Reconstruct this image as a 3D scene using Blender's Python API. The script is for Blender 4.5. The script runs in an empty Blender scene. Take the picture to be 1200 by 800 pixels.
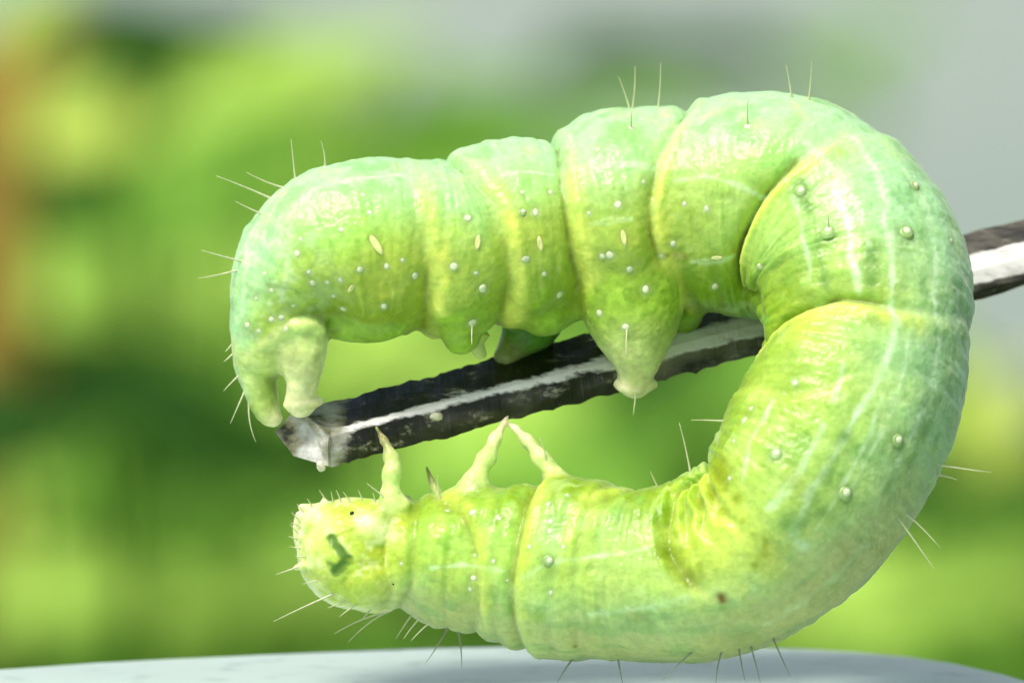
import bpy, bmesh, math, random
import numpy as np
from mathutils import Vector, Matrix
from mathutils.bvhtree import BVHTree

random.seed(7); np.random.seed(7)
rad = math.radians
scene = bpy.context.scene
COL = scene.collection

# ------------------------------------------------------------------ camera, world, sun, exposure
K = 0.0214e-3            # metres per photo pixel (1200 wide) in the plane of the caterpillar
DIST = 0.25              # camera to caterpillar
PITCH = rad(6.0)
TABLE_Z = 0.70
FWD = Vector((0, math.cos(PITCH), -math.sin(PITCH)))
UPV = Vector((0, math.sin(PITCH), math.cos(PITCH)))
RGT = Vector((1, 0, 0))

def _ray(x, y):
    return FWD * DIST + RGT * ((x - 600) * K) + UPV * ((400 - y) * K)

# the table's far rim is seen through pixel (700, 752), 12 mm behind the caterpillar
_rim = _ray(700, 752) * ((DIST + 0.012) / DIST)
CAM = Vector((0, -DIST * math.cos(PITCH), TABLE_Z - _rim.z))

def P(x, y, d=0.0):
    """photo pixel + depth towards the camera (in pixels) -> world point"""
    return CAM + _ray(x, y) * ((DIST - d * K) / DIST)

def at(x, y, dist):
    """photo pixel at a distance in metres from the camera plane"""
    return CAM + _ray(x, y) * (dist / DIST)

cam = bpy.data.cameras.new('camera')
cam_ob = bpy.data.objects.new('camera', cam); COL.objects.link(cam_ob)
cam.sensor_width = 6.4
cam.lens = 6.4 * DIST / (1200 * K)
cam.clip_start = 0.005; cam.clip_end = 500
cam.dof.use_dof = True
cam.dof.focus_distance = DIST - 70 * K
APERTURE = 0.0034
cam.dof.aperture_fstop = cam.lens / 1000.0 / APERTURE
cam_ob.matrix_world = Matrix(((1, 0, 0, CAM.x),
                              (0, UPV.y, -FWD.y, CAM.y),
                              (0, UPV.z, -FWD.z, CAM.z),
                              (0, 0, 0, 1)))
scene.camera = cam_ob

SUN_ELEV = rad(62); SUN_AZ = rad(218)      # azimuth clockwise from +Y, the sun stands behind the camera to the left
world = bpy.data.worlds.new('World'); scene.world = world
world.use_nodes = True
wn = world.node_tree.nodes; wl = world.node_tree.links
wn.clear()
sky = wn.new('ShaderNodeTexSky'); sky.sky_type = 'NISHITA'; sky.sun_disc = False
sky.sun_elevation = SUN_ELEV; sky.sun_rotation = SUN_AZ
sky.air_density = 1.0; sky.dust_density = 5.0; sky.ozone_density = 1.0
bg = wn.new('ShaderNodeBackground'); bg.inputs['Strength'].default_value = 0.062
wo = wn.new('ShaderNodeOutputWorld')
wl.new(sky.outputs[0], bg.inputs[0]); wl.new(bg.outputs[0], wo.inputs[0])

sun = bpy.data.lights.new('sun', 'SUN'); sun.energy = 1.5; sun.angle = rad(14); sun.color = (1.0, 0.95, 0.86)
sun_ob = bpy.data.objects.new('sun', sun); COL.objects.link(sun_ob)
_sd = Vector((math.sin(SUN_AZ) * math.cos(SUN_ELEV), math.cos(SUN_AZ) * math.cos(SUN_ELEV), math.sin(SUN_ELEV)))
sun_ob.rotation_euler = _sd.to_track_quat('Z', 'Y').to_euler()
sun_ob.location = (0, 0, 3)

scene.view_settings.view_transform = 'Standard'
scene.view_settings.look = 'None'
scene.view_settings.exposure = 1.2
scene.view_settings.gamma = 1.0
scene.view_settings.use_curve_mapping = False
scene.cycles.use_denoising = True
scene.cycles.max_bounces = 8

# ------------------------------------------------------------------ helpers
def new_mat(name):
    m = bpy.data.materials.new(name); m.use_nodes = True
    nt = m.node_tree; nt.nodes.clear()
    out = nt.nodes.new('ShaderNodeOutputMaterial')
    b = nt.nodes.new('ShaderNodeBsdfPrincipled')
    nt.links.new(b.outputs[0], out.inputs[0])
    return m, nt, b, out

def N(nt, kind, **kw):
    n = nt.nodes.new(kind)
    for k, v in kw.items():
        if k in n.inputs: n.inputs[k].default_value = v
        else: setattr(n, k, v)
    return n

def ramp(nt, stops, interp='LINEAR'):
    r = nt.nodes.new('ShaderNodeValToRGB'); r.color_ramp.interpolation = interp
    e = r.color_ramp.elements
    while len(e) < len(stops): e.new(0.5)
    for el, (p, c) in zip(e, stops):
        el.position = p; el.color = (*c, 1) if len(c) == 3 else c
    return r

def mix(nt, fac, a, b, mode='MIX'):
    m = nt.nodes.new('ShaderNodeMix'); m.data_type = 'RGBA'; m.blend_type = mode; m.clamp_factor = True
    for sock, v in ((0, fac), (6, a), (7, b)):
        if isinstance(v, (int, float)): m.inputs[sock].default_value = v
        elif isinstance(v, tuple): m.inputs[sock].default_value = (*v, 1)
        else: nt.links.new(v, m.inputs[sock])
    return m.outputs[2]

def obj(name, mesh, mat=None, parent=None, smooth=True):
    o = bpy.data.objects.new(name, mesh); COL.objects.link(o)
    if mat and not mesh.materials: mesh.materials.append(mat)
    if parent: o.parent = parent
    if smooth: mesh.polygons.foreach_set('use_smooth', [True] * len(mesh.polygons))
    return o

def empty(name, loc):
    o = bpy.data.objects.new(name, None); COL.objects.link(o); o.location = loc
    o.empty_display_size = 0.002
    return o

def tag(o, label, cat, group=None):
    o['label'] = label; o['category'] = cat
    if group: o['group'] = group

def mesh_py(name, v, f):
    me = bpy.data.meshes.new(name); me.from_pydata([tuple(p) for p in v], [], f); me.update(); return me

def smoothstep(a, b, x):
    t = np.clip((x - a) / (b - a), 0, 1); return t * t * (3 - 2 * t)

def vnoise(p, seed=0):
    """3-D value noise in -1..1, p (n,3)"""
    i = np.floor(p).astype(np.int64); f = p - i; f = f * f * (3 - 2 * f)
    def h(a):
        n = (a[:, 0] * 374761393 + a[:, 1] * 668265263 + a[:, 2] * 2147483647 + seed * 1274126177) & 0xFFFFFFFF
        n = ((n ^ (n >> 13)) * 1274126177) & 0xFFFFFFFF
        n = n ^ (n >> 16)
        return (n & 0xFFFF) / 32767.5 - 1
    out = 0
    for dx in (0, 1):
        for dy in (0, 1):
            for dz in (0, 1):
                w = (f[:, 0] if dx else 1 - f[:, 0]) * (f[:, 1] if dy else 1 - f[:, 1]) * (f[:, 2] if dz else 1 - f[:, 2])
                out = out + w * h(i + np.array([dx, dy, dz]))
    return out

# ------------------------------------------------------------------ ground, wall
def build_ground():
    me = mesh_py('ground', [(-60, -60, 0), (60, -60, 0), (60, 60, 0), (-60, 60, 0)], [(0, 1, 2, 3)])
    m, nt, b, _ = new_mat('lawn_soil')
    n1 = N(nt, 'ShaderNodeTexNoise', Scale=9.0, Detail=8.0)
    r = ramp(nt, [(0.3, (0.03, 0.05, 0.012)), (0.6, (0.07, 0.11, 0.025)), (0.8, (0.12, 0.09, 0.05))])
    nt.links.new(n1.outputs[0], r.inputs[0]); nt.links.new(r.outputs[0], b.inputs['Base Color'])
    b.inputs['Roughness'].default_value = 0.9
    o = obj('ground', me, m); o['kind'] = 'structure'
build_ground()

def build_wall():
    bm = bmesh.new()
    bmesh.ops.create_cube(bm, size=1)
    for v in bm.verts:
        v.co = Vector((v.co.x * 5.0, v.co.y * 0.14, (v.co.z + 0.5) * 1.5))
    bmesh.ops.bevel(bm, geom=bm.edges[:], offset=0.01, segments=2, affect='EDGES')
    me = bpy.data.meshes.new('wall'); bm.to_mesh(me); bm.free()
    m, nt, b, _ = new_mat('pale_render')
    n1 = N(nt, 'ShaderNodeTexNoise', Scale=5.0, Detail=9.0, Roughness=0.65)
    r = ramp(nt, [(0.3, (0.42, 0.52, 0.49)), (0.7, (0.62, 0.71, 0.67))])
    nt.links.new(n1.outputs[0], r.inputs[0]); nt.links.new(r.outputs[0], b.inputs['Base Color'])
    b.inputs['Roughness'].default_value = 0.9
    o = obj('garden_wall', me, m, smooth=False)
    o.location = (0.6, 2.6, 0.001)
    tag(o, 'pale blue-grey rendered garden wall blurred far behind the foliage', 'wall')
build_wall()

# ------------------------------------------------------------------ table under the caterpillar
def build_table():
    root = empty('garden_table', (-0.10, -0.1, 0))
    pix = [(-120, 785), (-40, 780.5), (0, 778), (100, 771), (200, 766), (300, 761.5), (400, 757.5), (500, 754), (600, 752), (700, 751.5),
           (800, 751.5), (880, 752.5), (960, 755), (1020, 758.5), (1080, 764), (1140, 773), (1200, 786), (1240, 798)]
    out = []
    for x, y in pix:
        r = _ray(x, y); t = (TABLE_Z - CAM.z) / r.z
        p = CAM + r * t; out.append((p.x, p.y))
    # continue as a rounded corner, then the other three sides
    ex, ey = out[-1]; px_, py_ = out[-2]
    a = math.atan2(ey - py_, ex - px_)
    x, y = ex, ey
    while a > -math.pi / 2 + 0.02:
        a -= 0.06; x += 0.0011 * math.cos(a); y += 0.0011 * math.sin(a); out.append((x, y))
    def corner(cx, cy, r, a0, a1, n=10):
        return [(cx + r * math.cos(a0 + (a1 - a0) * i / n), cy + r * math.sin(a0 + (a1 - a0) * i / n)) for i in range(n + 1)]
    out += corner(x - 0.02, -0.36, 0.02, 0, -math.pi / 2)
    out += corner(-0.28, -0.36, 0.02, -math.pi / 2, -math.pi)
    yl = out[0][1] - 0.035
    out += corner(-0.28, yl, 0.02, -math.pi, -1.5 * math.pi + 0.1)
    bm = bmesh.new()
    top = [bm.verts.new((x, y, TABLE_Z)) for x, y in out]
    f = bm.faces.new(top)
    if f.normal.z < 0: f.normal_flip()
    f.normal_update()
    if f.normal.z < 0: bmesh.ops.reverse_faces(bm, faces=[f])
    ret = bmesh.ops.extrude_face_region(bm, geom=[f])
    vs = [g for g in ret['geom'] if isinstance(g, bmesh.types.BMVert)]
    for v in vs: v.co.z -= 0.016
    bmesh.ops.recalc_face_normals(bm, faces=bm.faces[:])
    rim = [e for e in bm.edges if all(abs(v.co.z - TABLE_Z) < 1e-6 for v in e.verts)]
    bmesh.ops.bevel(bm, geom=rim, offset=0.0009, segments=5, affect='EDGES', profile=0.5)
    for v in bm.verts: v.co -= root.location
    me = bpy.data.meshes.new('table_top'); bm.to_mesh(me); bm.free()
    m, nt, b, _ = new_mat('white_enamel')
    n1 = N(nt, 'ShaderNodeTexNoise', Scale=900.0, Detail=6.0)
    n2 = N(nt, 'ShaderNodeTexNoise', Scale=130.0, Detail=5.0)
    tc = N(nt, 'ShaderNodeTexCoord')
    for n in (n1, n2): nt.links.new(tc.outputs['Object'], n.inputs['Vector'])
    r = ramp(nt, [(0.25, (0.43, 0.55, 0.51)), (0.55, (0.50, 0.63, 0.58))])
    nt.links.new(n2.outputs[0], r.inputs[0])
    r2 = ramp(nt, [(0.30, (0.72, 0.74, 0.74)), (0.45, (1, 1, 1))]); nt.links.new(n1.outputs[0], r2.inputs[0])
    nt.links.new(mix(nt, 1.0, r.outputs[0], r2.outputs[0], 'MULTIPLY'), b.inputs['Base Color'])
    b.inputs['Roughness'].default_value = 0.38
    obj('table_top', me, m, root)
    for lx, ly in ((-0.26, -0.02), (-0.26, -0.34), (0.0, -0.34), (-0.01, -0.03)):
        bm = bmesh.new()
        bmesh.ops.create_cone(bm, cap_ends=True, segments=16, radius1=0.011, radius2=0.014, depth=TABLE_Z - 0.0155)
        for v in bm.verts:
            v.co += Vector((lx, ly, (TABLE_Z - 0.0155) / 2)) - root.location
        me = bpy.data.meshes.new('leg'); bm.to_mesh(me); bm.free()
        obj('leg', me, m, root)
    tag(root, 'pale white smooth table top with a rounded corner below the caterpillar', 'table')
build_table()

# ------------------------------------------------------------------ square rod
ROD_DEP = -0.27     # how fast the rod runs away from the camera (px depth per px)
def rod_dep(x): return (x - 350) * ROD_DEP - 5
def build_rod():
    root = empty('square_rod', P(600, 470, rod_dep(600)))
    xs = list(np.concatenate([np.arange(388, 900, 4.0), np.arange(900, 1900, 25.0)]))
    rng = random.Random(3)
    rows = []
    def prof(x):
        t = (x - 390) / 760.0
        T = 470 - 200 * t; C1 = 500 - 200 * t; C2 = C1 + 11 + 19 * min(max(t, 0), 1.0) ** 1.2; B = 546 - 197 * t
        return T, C1, C2, B
    for i, x in enumerate(xs):
        T, C1, C2, B = prof(x)
        d0 = rod_dep(x)
        nz_ = lambda k, sc: float(vnoise(np.array([[x / sc, k * 7.3, 0.5]]), 4)[0])
        cnt = [0]
        def j(a):
            cnt[0] += 1; return a * (1.3 * nz_(cnt[0], 17.0) + 0.9 * nz_(cnt[0] + 40, 6.0))
        # ring: back top, front top edge, below ridge, front bottom, back bottom
        ring = [(x, T + j(2.6), d0 - 26), (x, (T + C1) / 2 + j(1.6), d0 - 2 + j(3)), (x, C1 + j(1.0), d0 + 20 + j(.6)), (x, (C1 + C2) / 2 + j(.5), d0 + 28 + j(.6)), (x, C2 + j(1.0), d0 + 31 + j(.6)),
                (x, (C2 + B) / 2 + j(1.6), d0 + 30 + j(2.4)), (x, B + j(3.0), d0 + 24), (x, B - 2, d0 - 12), (x, T + 18, d0 - 34)]
        rows.append(ring)
    # slanted cut at the left end: shift the first rows so the end face turns to the camera
    first = [(345, 481, -8), (358, 487, 6), (371, 497, 20), (378, 505, 27), (385, 512, 31), (384, 528, 30), (385, 546, 24), (344, 534, -10), (322, 506, -26)]
    rows = [first] + rows
    v, f = [], []
    n = 9
    for r in rows:
        for p in r: v.append(P(*p) - root.location)
    for i in range(len(rows) - 1):
        for j in range(n):
            a, b_ = i * n + j, i * n + (j + 1) % n
            f.append((a, a + n, b_ + n, b_))
    cc = sum((v[k] for k in range(n)), Vector()) / n
    # dished end face: an inner ring sunk a little
    ring2 = [v[k].lerp(cc, 0.35) for k in range(n)]
    base2 = len(v); v += ring2; v.append(cc + RGT * (6 * K))
    for j in range(n):
        f.append((j, (j + 1) % n, base2 + (j + 1) % n, base2 + j))
        f.append((base2 + j, base2 + (j + 1) % n, base2 + n))
    L = (len(rows) - 1) * n
    f.append(tuple(L + j for j in range(n)))
    me = mesh_py('rod_bar', v, f)
    bm = bmesh.new(); bm.from_mesh(me); bmesh.ops.recalc_face_normals(bm, faces=bm.faces[:]); bm.to_mesh(me); bm.free()
    # attribute: 1 on the ridge that gets a painted highlight, and distance along
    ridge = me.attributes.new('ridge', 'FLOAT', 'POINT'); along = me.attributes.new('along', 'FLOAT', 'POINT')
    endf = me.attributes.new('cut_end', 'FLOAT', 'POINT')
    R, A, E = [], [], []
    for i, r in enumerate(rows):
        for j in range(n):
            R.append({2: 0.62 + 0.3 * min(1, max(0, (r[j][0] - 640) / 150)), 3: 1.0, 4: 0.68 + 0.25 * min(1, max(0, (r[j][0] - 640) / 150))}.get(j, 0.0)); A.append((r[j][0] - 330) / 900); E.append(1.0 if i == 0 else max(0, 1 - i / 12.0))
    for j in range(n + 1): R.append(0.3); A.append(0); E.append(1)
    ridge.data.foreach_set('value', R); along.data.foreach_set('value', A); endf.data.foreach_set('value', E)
    m, nt, b, _ = new_mat('weathered_rod')
    tc = N(nt, 'ShaderNodeTexCoord')
    ar = N(nt, 'ShaderNodeAttribute', attribute_name='ridge'); aa = N(nt, 'ShaderNodeAttribute', attribute_name='along')
    ae = N(nt, 'ShaderNodeAttribute', attribute_name='cut_end')
    mp = N(nt, 'ShaderNodeMapping'); mp.inputs['Rotation'].default_value = (0, 0.26, 0); mp.inputs['Scale'].default_value = (0.45, 1, 1)
    nt.links.new(tc.outputs['Object'], mp.inputs['Vector'])
    nz = N(nt, 'ShaderNodeTexNoise', Scale=2600.0, Detail=7.0, Roughness=0.7)
    nz2 = N(nt, 'ShaderNodeTexNoise', Scale=900.0, Detail=5.0, Roughness=0.6)
    nt.links.new(mp.outputs[0], nz.inputs['Vector']); nt.links.new(mp.outputs[0], nz2.inputs['Vector'])
    dark = ramp(nt, [(0.42, (0.003, 0.004, 0.002)), (0.56, (0.014, 0.014, 0.008)), (0.61, (0.13, 0.125, 0.09)), (0.68, (0.5, 0.5, 0.42))])
    nt.links.new(nz.outputs[0], dark.inputs[0])
    grey = ramp(nt, [(0.38, (0.03, 0.03, 0.02)), (0.46, (0.14, 0.13, 0.095)), (0.6, (0.24, 0.22, 0.165)), (0.72, (0.42, 0.40, 0.33))])
    nt.links.new(nz2.outputs[0], grey.inputs[0])
    al = N(nt, 'ShaderNodeMapRange'); al.inputs[1].default_value = 0.36; al.inputs[2].default_value = 0.50
    nt.links.new(aa.outputs['Fac'], al.inputs[0])
    nz3 = N(nt, 'ShaderNodeTexNoise', Scale=420.0, Detail=4.0, Roughness=0.55); nt.links.new(mp.outputs[0], nz3.inputs['Vector'])
    al2 = N(nt, 'ShaderNodeMath', operation='MULTIPLY_ADD'); nt.links.new(nz3.outputs[0], al2.inputs[0]); al2.inputs[1].default_value = 2.6; al2.inputs[2].default_value = -1.45
    al3 = N(nt, 'ShaderNodeMath', operation='ADD', use_clamp=True); nt.links.new(al.outputs[0], al3.inputs[0]); nt.links.new(al2.outputs[0], al3.inputs[1])
    side = mix(nt, al3.outputs[0], dark.outputs[0], grey.outputs[0])
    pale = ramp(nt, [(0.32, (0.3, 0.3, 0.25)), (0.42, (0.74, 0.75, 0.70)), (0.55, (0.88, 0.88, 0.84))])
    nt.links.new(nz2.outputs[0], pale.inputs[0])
    # sky highlight painted pale along the ridge, with a ragged border
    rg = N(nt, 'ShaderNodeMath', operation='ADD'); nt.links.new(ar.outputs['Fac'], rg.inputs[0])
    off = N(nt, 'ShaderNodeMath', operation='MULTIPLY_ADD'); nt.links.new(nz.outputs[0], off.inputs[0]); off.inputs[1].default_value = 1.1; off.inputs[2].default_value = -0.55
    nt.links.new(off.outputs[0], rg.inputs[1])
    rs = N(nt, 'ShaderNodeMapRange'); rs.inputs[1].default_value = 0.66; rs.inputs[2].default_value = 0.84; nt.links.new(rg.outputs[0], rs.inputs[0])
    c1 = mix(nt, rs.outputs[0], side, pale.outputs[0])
    # scuffed cut end, the bright glint on it painted pale
    es = N(nt, 'ShaderNodeMath', operation='ADD'); nt.links.new(ae.outputs['Fac'], es.inputs[0]); nt.links.new(off.outputs[0], es.inputs[1])
    er = N(nt, 'ShaderNodeMapRange'); er.inputs[1].default_value = 0.45; er.inputs[2].default_value = 0.75; nt.links.new(es.outputs[0], er.inputs[0])
    endc = ramp(nt, [(0.37, (0.02, 0.02, 0.012)), (0.43, (0.20, 0.20, 0.11)), (0.50, (0.38, 0.38, 0.31)), (0.62, (0.74, 0.75, 0.69))])
    nt.links.new(nz2.outputs[0], endc.inputs[0])
    c2 = mix(nt, er.outputs[0], c1, endc.outputs[0])
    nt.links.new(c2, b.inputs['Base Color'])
    b.inputs['Roughness'].default_value = 0.36
    b.inputs['Specular IOR Level'].default_value = 0.5
    bp = N(nt, 'ShaderNodeBump', Strength=0.7, Distance=0.00006)
    nt.links.new(nz.outputs[0], bp.inputs['Height']); nt.links.new(bp.outputs[0], b.inputs['Normal'])
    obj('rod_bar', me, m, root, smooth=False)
    # a flake of lichen that sticks to the rod
    cr, nt2, b2, _ = new_mat('pale_flake'); n_ = N(nt2, 'ShaderNodeTexNoise', Scale=7000.0); tc2 = N(nt2, 'ShaderNodeTexCoord'); nt2.links.new(tc2.outputs['Object'], n_.inputs['Vector'])
    r_ = ramp(nt2, [(0.3, (0.5, 0.48, 0.32)), (0.7, (0.80, 0.78, 0.62))]); nt2.links.new(n_.outputs[0], r_.inputs[0]); nt2.links.new(r_.outputs[0], b2.inputs['Base Color']); b2.inputs['Roughness'].default_value = 0.7
    for (x, y, sx, sy) in [(511, 488, 8, 5), (376, 546, 5, 6)]:
        bm = bmesh.new(); bmesh.ops.create_icosphere(bm, subdivisions=3, radius=1)
        T, C1, C2, B = prof(x)
        dep = rod_dep(x) + (0 if y < C1 else 31)
        for v_ in bm.verts:
            k = 1 + 0.35 * float(vnoise(np.array([v_.co * 1.7 + Vector((x, y, 0))]), 3)[0])
            v_.co = P(x + v_.co.x * sx * k, y + v_.co.y * sy * k, dep + v_.co.z * 5 * k) - root.location
        me2 = bpy.data.meshes.new('flake'); bm.to_mesh(me2); bm.free(); obj('flake', me2, cr, root)
    tag(root, 'dark weathered square rod with a highlight painted along its ridge that the caterpillar grips', 'rod')
    return root
rod_root = build_rod()

# ------------------------------------------------------------------ caterpillar
# Body space: photo pixels (x, -y) with depth towards the camera as z; turned into metres at the end.
SP = np.array([  # x, y, depth, radius along the spine, tail to head
    (303, 432, 0, 30), (310, 402, 0, 42), (326, 352, 0, 60), (362, 308, -3, 86), (420, 290, -12, 102), (480, 291, -24, 105.5),
    (535, 292, -36, 109), (590, 277, -48, 114), (650, 270, -60, 111), (720, 258, -72, 130.5), (780, 247, -78, 125),
    (850, 240, -76, 129.5), (915, 243, -60, 132), (965, 266, -38, 131), (1000, 306, -10, 128), (1012, 360, 22, 126),
    (1008, 422, 55, 127), (989, 488, 85, 130), (960, 548, 105, 125), (924, 600, 114, 119), (880, 640, 108, 112.5),
    (825, 664, 90, 107.5), (760, 672, 68, 103.5), (700, 668, 46, 107), (640, 664, 28, 108), (585, 659, 12, 97),
    (530, 652, 3, 86), (485, 648, 0, 76), (452, 646, 0, 64)], float)
SP[:, 1] *= -1
def spline(pts, n):
    """natural cubic spline through the rows of pts, resampled evenly along xyz"""
    d = np.r_[0, np.cumsum(np.linalg.norm(np.diff(pts[:, :3], axis=0), axis=1))]
    m = len(pts); h = np.diff(d)
    A = np.zeros((m, m)); A[0, 0] = A[-1, -1] = 1
    rhs = np.zeros((m, pts.shape[1]))
    for i in range(1, m - 1):
        A[i, i - 1] = h[i - 1]; A[i, i] = 2 * (h[i - 1] + h[i]); A[i, i + 1] = h[i]
        rhs[i] = 6 * ((pts[i + 1] - pts[i]) / h[i] - (pts[i] - pts[i - 1]) / h[i - 1])
    M = np.linalg.solve(A, rhs)
    t = np.linspace(0, d[-1], n); k = np.clip(np.searchsorted(d, t, 'right') - 1, 0, m - 2)
    a = ((d[k + 1] - t) / h[k])[:, None]; b = ((t - d[k]) / h[k])[:, None]; hh = (h[k] ** 2)[:, None]
    return a * pts[k] + b * pts[k + 1] + ((a ** 3 - a) * M[k] + (b ** 3 - b) * M[k + 1]) * hh / 6, t
NS, NT = 1000, 300
SPL, S = spline(SP, NS)
# soften the knots
for _ in range(60):
    SPL[1:-1] = 0.25 * SPL[:-2] + 0.5 * SPL[1:-1] + 0.25 * SPL[2:]
CEN, RAD = SPL[:, :3], SPL[:, 3]
TAN = np.gradient(CEN, axis=0); TAN /= np.linalg.norm(TAN, axis=1)[:, None]
N1 = np.stack([-TAN[:, 1], TAN[:, 0], np.zeros(NS)], 1); N1 /= np.linalg.norm(N1, axis=1)[:, None]   # in the picture plane, towards the back of the animal
N2 = np.cross(N1, TAN); N2 *= np.sign(N2[:, 2])[:, None]                                               # towards the camera
TH = np.linspace(0, 2 * np.pi, NT, endpoint=False)
def surf(r):
    c, s = np.cos(TH)[None, :, None], np.sin(TH)[None, :, None]
    return CEN[:, None] + r[:, :, None] * (c * N1[:, None] + s * N2[:, None])
base = surf(np.repeat(RAD[:, None], NT, 1))
front = TH <= np.pi + 1e-6
FT = TH[front]
fgrid = base[:, front]
fn = (np.cos(FT)[None, :, None] * N1[:, None] + np.sin(FT)[None, :, None] * N2[:, None])
def to_body(x, y):
    """photo pixel -> (s, theta) on the side of the body that faces the camera"""
    d2 = (fgrid[:, :, 0] - x) ** 2 + (fgrid[:, :, 1] + y) ** 2
    best = d2.min()
    cost = d2 - 0.02 * fgrid[:, :, 2] + np.where(fn[:, :, 2] < -0.12, 400, 0)
    i, j = np.unravel_index(np.argmin(cost), cost.shape)
    return S[i], FT[j]

# creases between the segments: photo pixels and depth of the crease there
CREASE = [
    ('a', [(470, 186, 1.5), (484, 225, 1.5), (494, 270, 2.5), (502, 315, 5), (500, 350, 12), (497, 392, 8)], 1.0),
    ('b', [(530, 186, 12), (550, 203, 5), (575, 237, 4), (592, 278, 5), (598, 320, 7), (588, 376, 16)], 1.0),
    ('c', [(653, 164, 14), (659, 215, 7), (665, 262, 7), (674, 310, 11), (684, 345, 15), (690, 380, 22)], 1.0),
    ('d', [(803, 128, 11), (786, 150, 6), (770, 190, 5), (762, 235, 7), (763, 275, 9), (775, 320, 8), (797, 366, 16)], 1.0),
    ('e', [(1016, 150, 3), (960, 165, 4), (925, 192, 10), (892, 225, 17), (869, 270, 20), (861, 310, 22), (867, 345, 22), (885, 388, 22)], 1.0),
    ('f', [(888, 398, 20), (908, 375, 18), (940, 352, 19), (978, 341, 17), (1016, 346, 13), (1045, 356, 5), (1090, 366, 3), (1134, 372, 4)], 1.0),
    ('f2', [(862, 452, 3), (920, 460, 3), (972, 452, 3), (992, 436, 2), (1080, 440, 0.5), (1126, 470, 1)], 0.25),
    ('i', [(735, 571, 7), (694, 590, 3), (678, 640, 3), (672, 700, 2.5), (684, 772, 3)], 0.5),
    ('j', [(622, 566, 14), (611, 600, 11), (603, 640, 10), (597, 690, 8), (606, 756, 7)], 1.0),
    ('k', [(512, 578, 7), (540, 600, 6), (556, 650, 5), (560, 700, 4), (552, 742, 4)], 0.8),
    ('m', [(528, 572, 3), (526, 610, 3.5), (524, 660, 3), (520, 735, 3)], 0.25),
    ('n', [(585, 570, 4), (580, 610, 3), (578, 660, 2.5), (578, 750, 3)], 0.25),
    ('o', [(655, 560, 2), (648, 620, 2.5), (645, 680, 2.5), (650, 772, 2)], 0.2),
    ('p', [(712, 566, 2), (705, 620, 2), (704, 690, 2), (720, 774, 2)], 0.2),
    ('l', [(487, 585, 7), (486, 630, 6), (482, 680, 6), (470, 716, 6)], 0.4),
]
GH = {'g': [(832, 546, 16), (872, 590, 12), (900, 614, 10), (926, 632, 12), (946, 642, 11), (990, 690, 2)],
      'h': [(822, 546, 12), (782, 570, 15), (761, 605, 18), (764, 645, 18), (786, 680, 14), (832, 712, 5), (862, 764, 1)]}
def fold(line):
    q = sorted((to_body(x, y)[::-1] + (a,)) for x, y, a in line)
    th = np.array([p[0] for p in q]); s = np.array([p[1] for p in q]); a = np.array([p[2] for p in q])
    def f(theta):
        t = np.abs((theta + np.pi) % (2 * np.pi) - np.pi)      # the far side mirrors the near one
        return np.interp(t, th, s), np.interp(t, th, a)
    return f
FOLDS = [(n, fold(l), y) for n, l, y in CREASE]
FG, FH = fold(GH['g']), fold(GH['h'])
def smooth_theta(v, n=6):
    for _ in range(n): v = (np.roll(v, 1) + 2 * v + np.roll(v, -1)) / 4
    return v

disp = np.zeros((NS, NT)); Sg = S[:, None] * np.ones((1, NT))
for name, f, yl in FOLDS:
    s0, am = f(TH); s0, am = smooth_theta(s0), smooth_theta(am)
    d = Sg - s0[None]
    w = np.where(d < 0, 26.0, 34.0) if name not in 'jk' else np.where(d < 0, 16.0, 46.0)
    disp -= am[None] * (0.6 * np.exp(-(d / 6.5) ** 2) + 0.85 * np.exp(-np.abs(d) / w))
    disp += yl * np.clip(am, 0, 8)[None] * 0.5 * np.exp(-((d - (15 if name not in 'jk' else -13)) / 8.0) ** 2)       # rolled collar on the head side
# sunken, pleated membrane in the elbow between the folds g and h
sg, ag = FG(TH); sh, ah = FH(TH); sg, ag, sh, ah = map(smooth_theta, (sg, ag, sh, ah))
sh = np.maximum(sh, sg + 4)
u = (Sg - sg[None]) / (sh - sg)[None]
depth_gh = 0.5 * ag[None] + (ah - 0.5 * ag)[None] * np.clip(u, 0, 1) ** 0.8
inside = smoothstep(0.0, 0.16, u) * (1 - smoothstep(0.84, 1.0, u))
disp -= depth_gh * inside * 1.05
belly = smoothstep(0.15, 0.75, -np.cos(TH))[None]
disp += inside * (0.12 + belly) * np.clip(depth_gh - 3, 0, 9) * 0.55 * np.sin(u * 2 * np.pi * 4.6 + 2.2 * vnoise(base.reshape(-1, 3) / 26.0, 9).reshape(NS, NT)) * (1 - 0.5 * smoothstep(0.55, 0.9, u))
for s0, am in ((sg, ag), (sh, ah)):
    d = Sg - s0[None]; disp -= am[None] * 0.35 * np.exp(-np.abs(d) / 24)
# gentle annulets and unevenness of soft skin
pn = base.reshape(-1, 3)
disp += (vnoise(pn / 46.0, 1) * 2.6 + vnoise(pn / 20.0, 2) * 0.9).reshape(NS, NT)
disp += 0.7 * np.sin(Sg / 17.0 + 1.2 * vnoise(pn / 60.0, 5).reshape(NS, NT) * 3)
# wrinkles round the body, bunched on the inside of the bends
curv = np.linalg.norm(np.gradient(TAN, axis=0), axis=1) / np.gradient(S)
curv = np.convolve(np.pad(curv, 30, 'edge'), np.ones(61) / 61, 'valid')
bunch = 1.25 + 210 * curv[:, None] * smoothstep(-0.1, 0.9, -np.cos(TH))[None]
q1 = np.c_[(Sg / 8.5).ravel(), (np.abs((TH + np.pi) % (2 * np.pi) - np.pi)[None] * RAD[:, None] / 55).ravel(), np.zeros(NS * NT)]
q2 = q1 * np.array([2.1, 1.6, 1])
disp += bunch * (vnoise(q1, 71) * 0.85 + vnoise(q2, 72) * 0.45).reshape(NS, NT)
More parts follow.
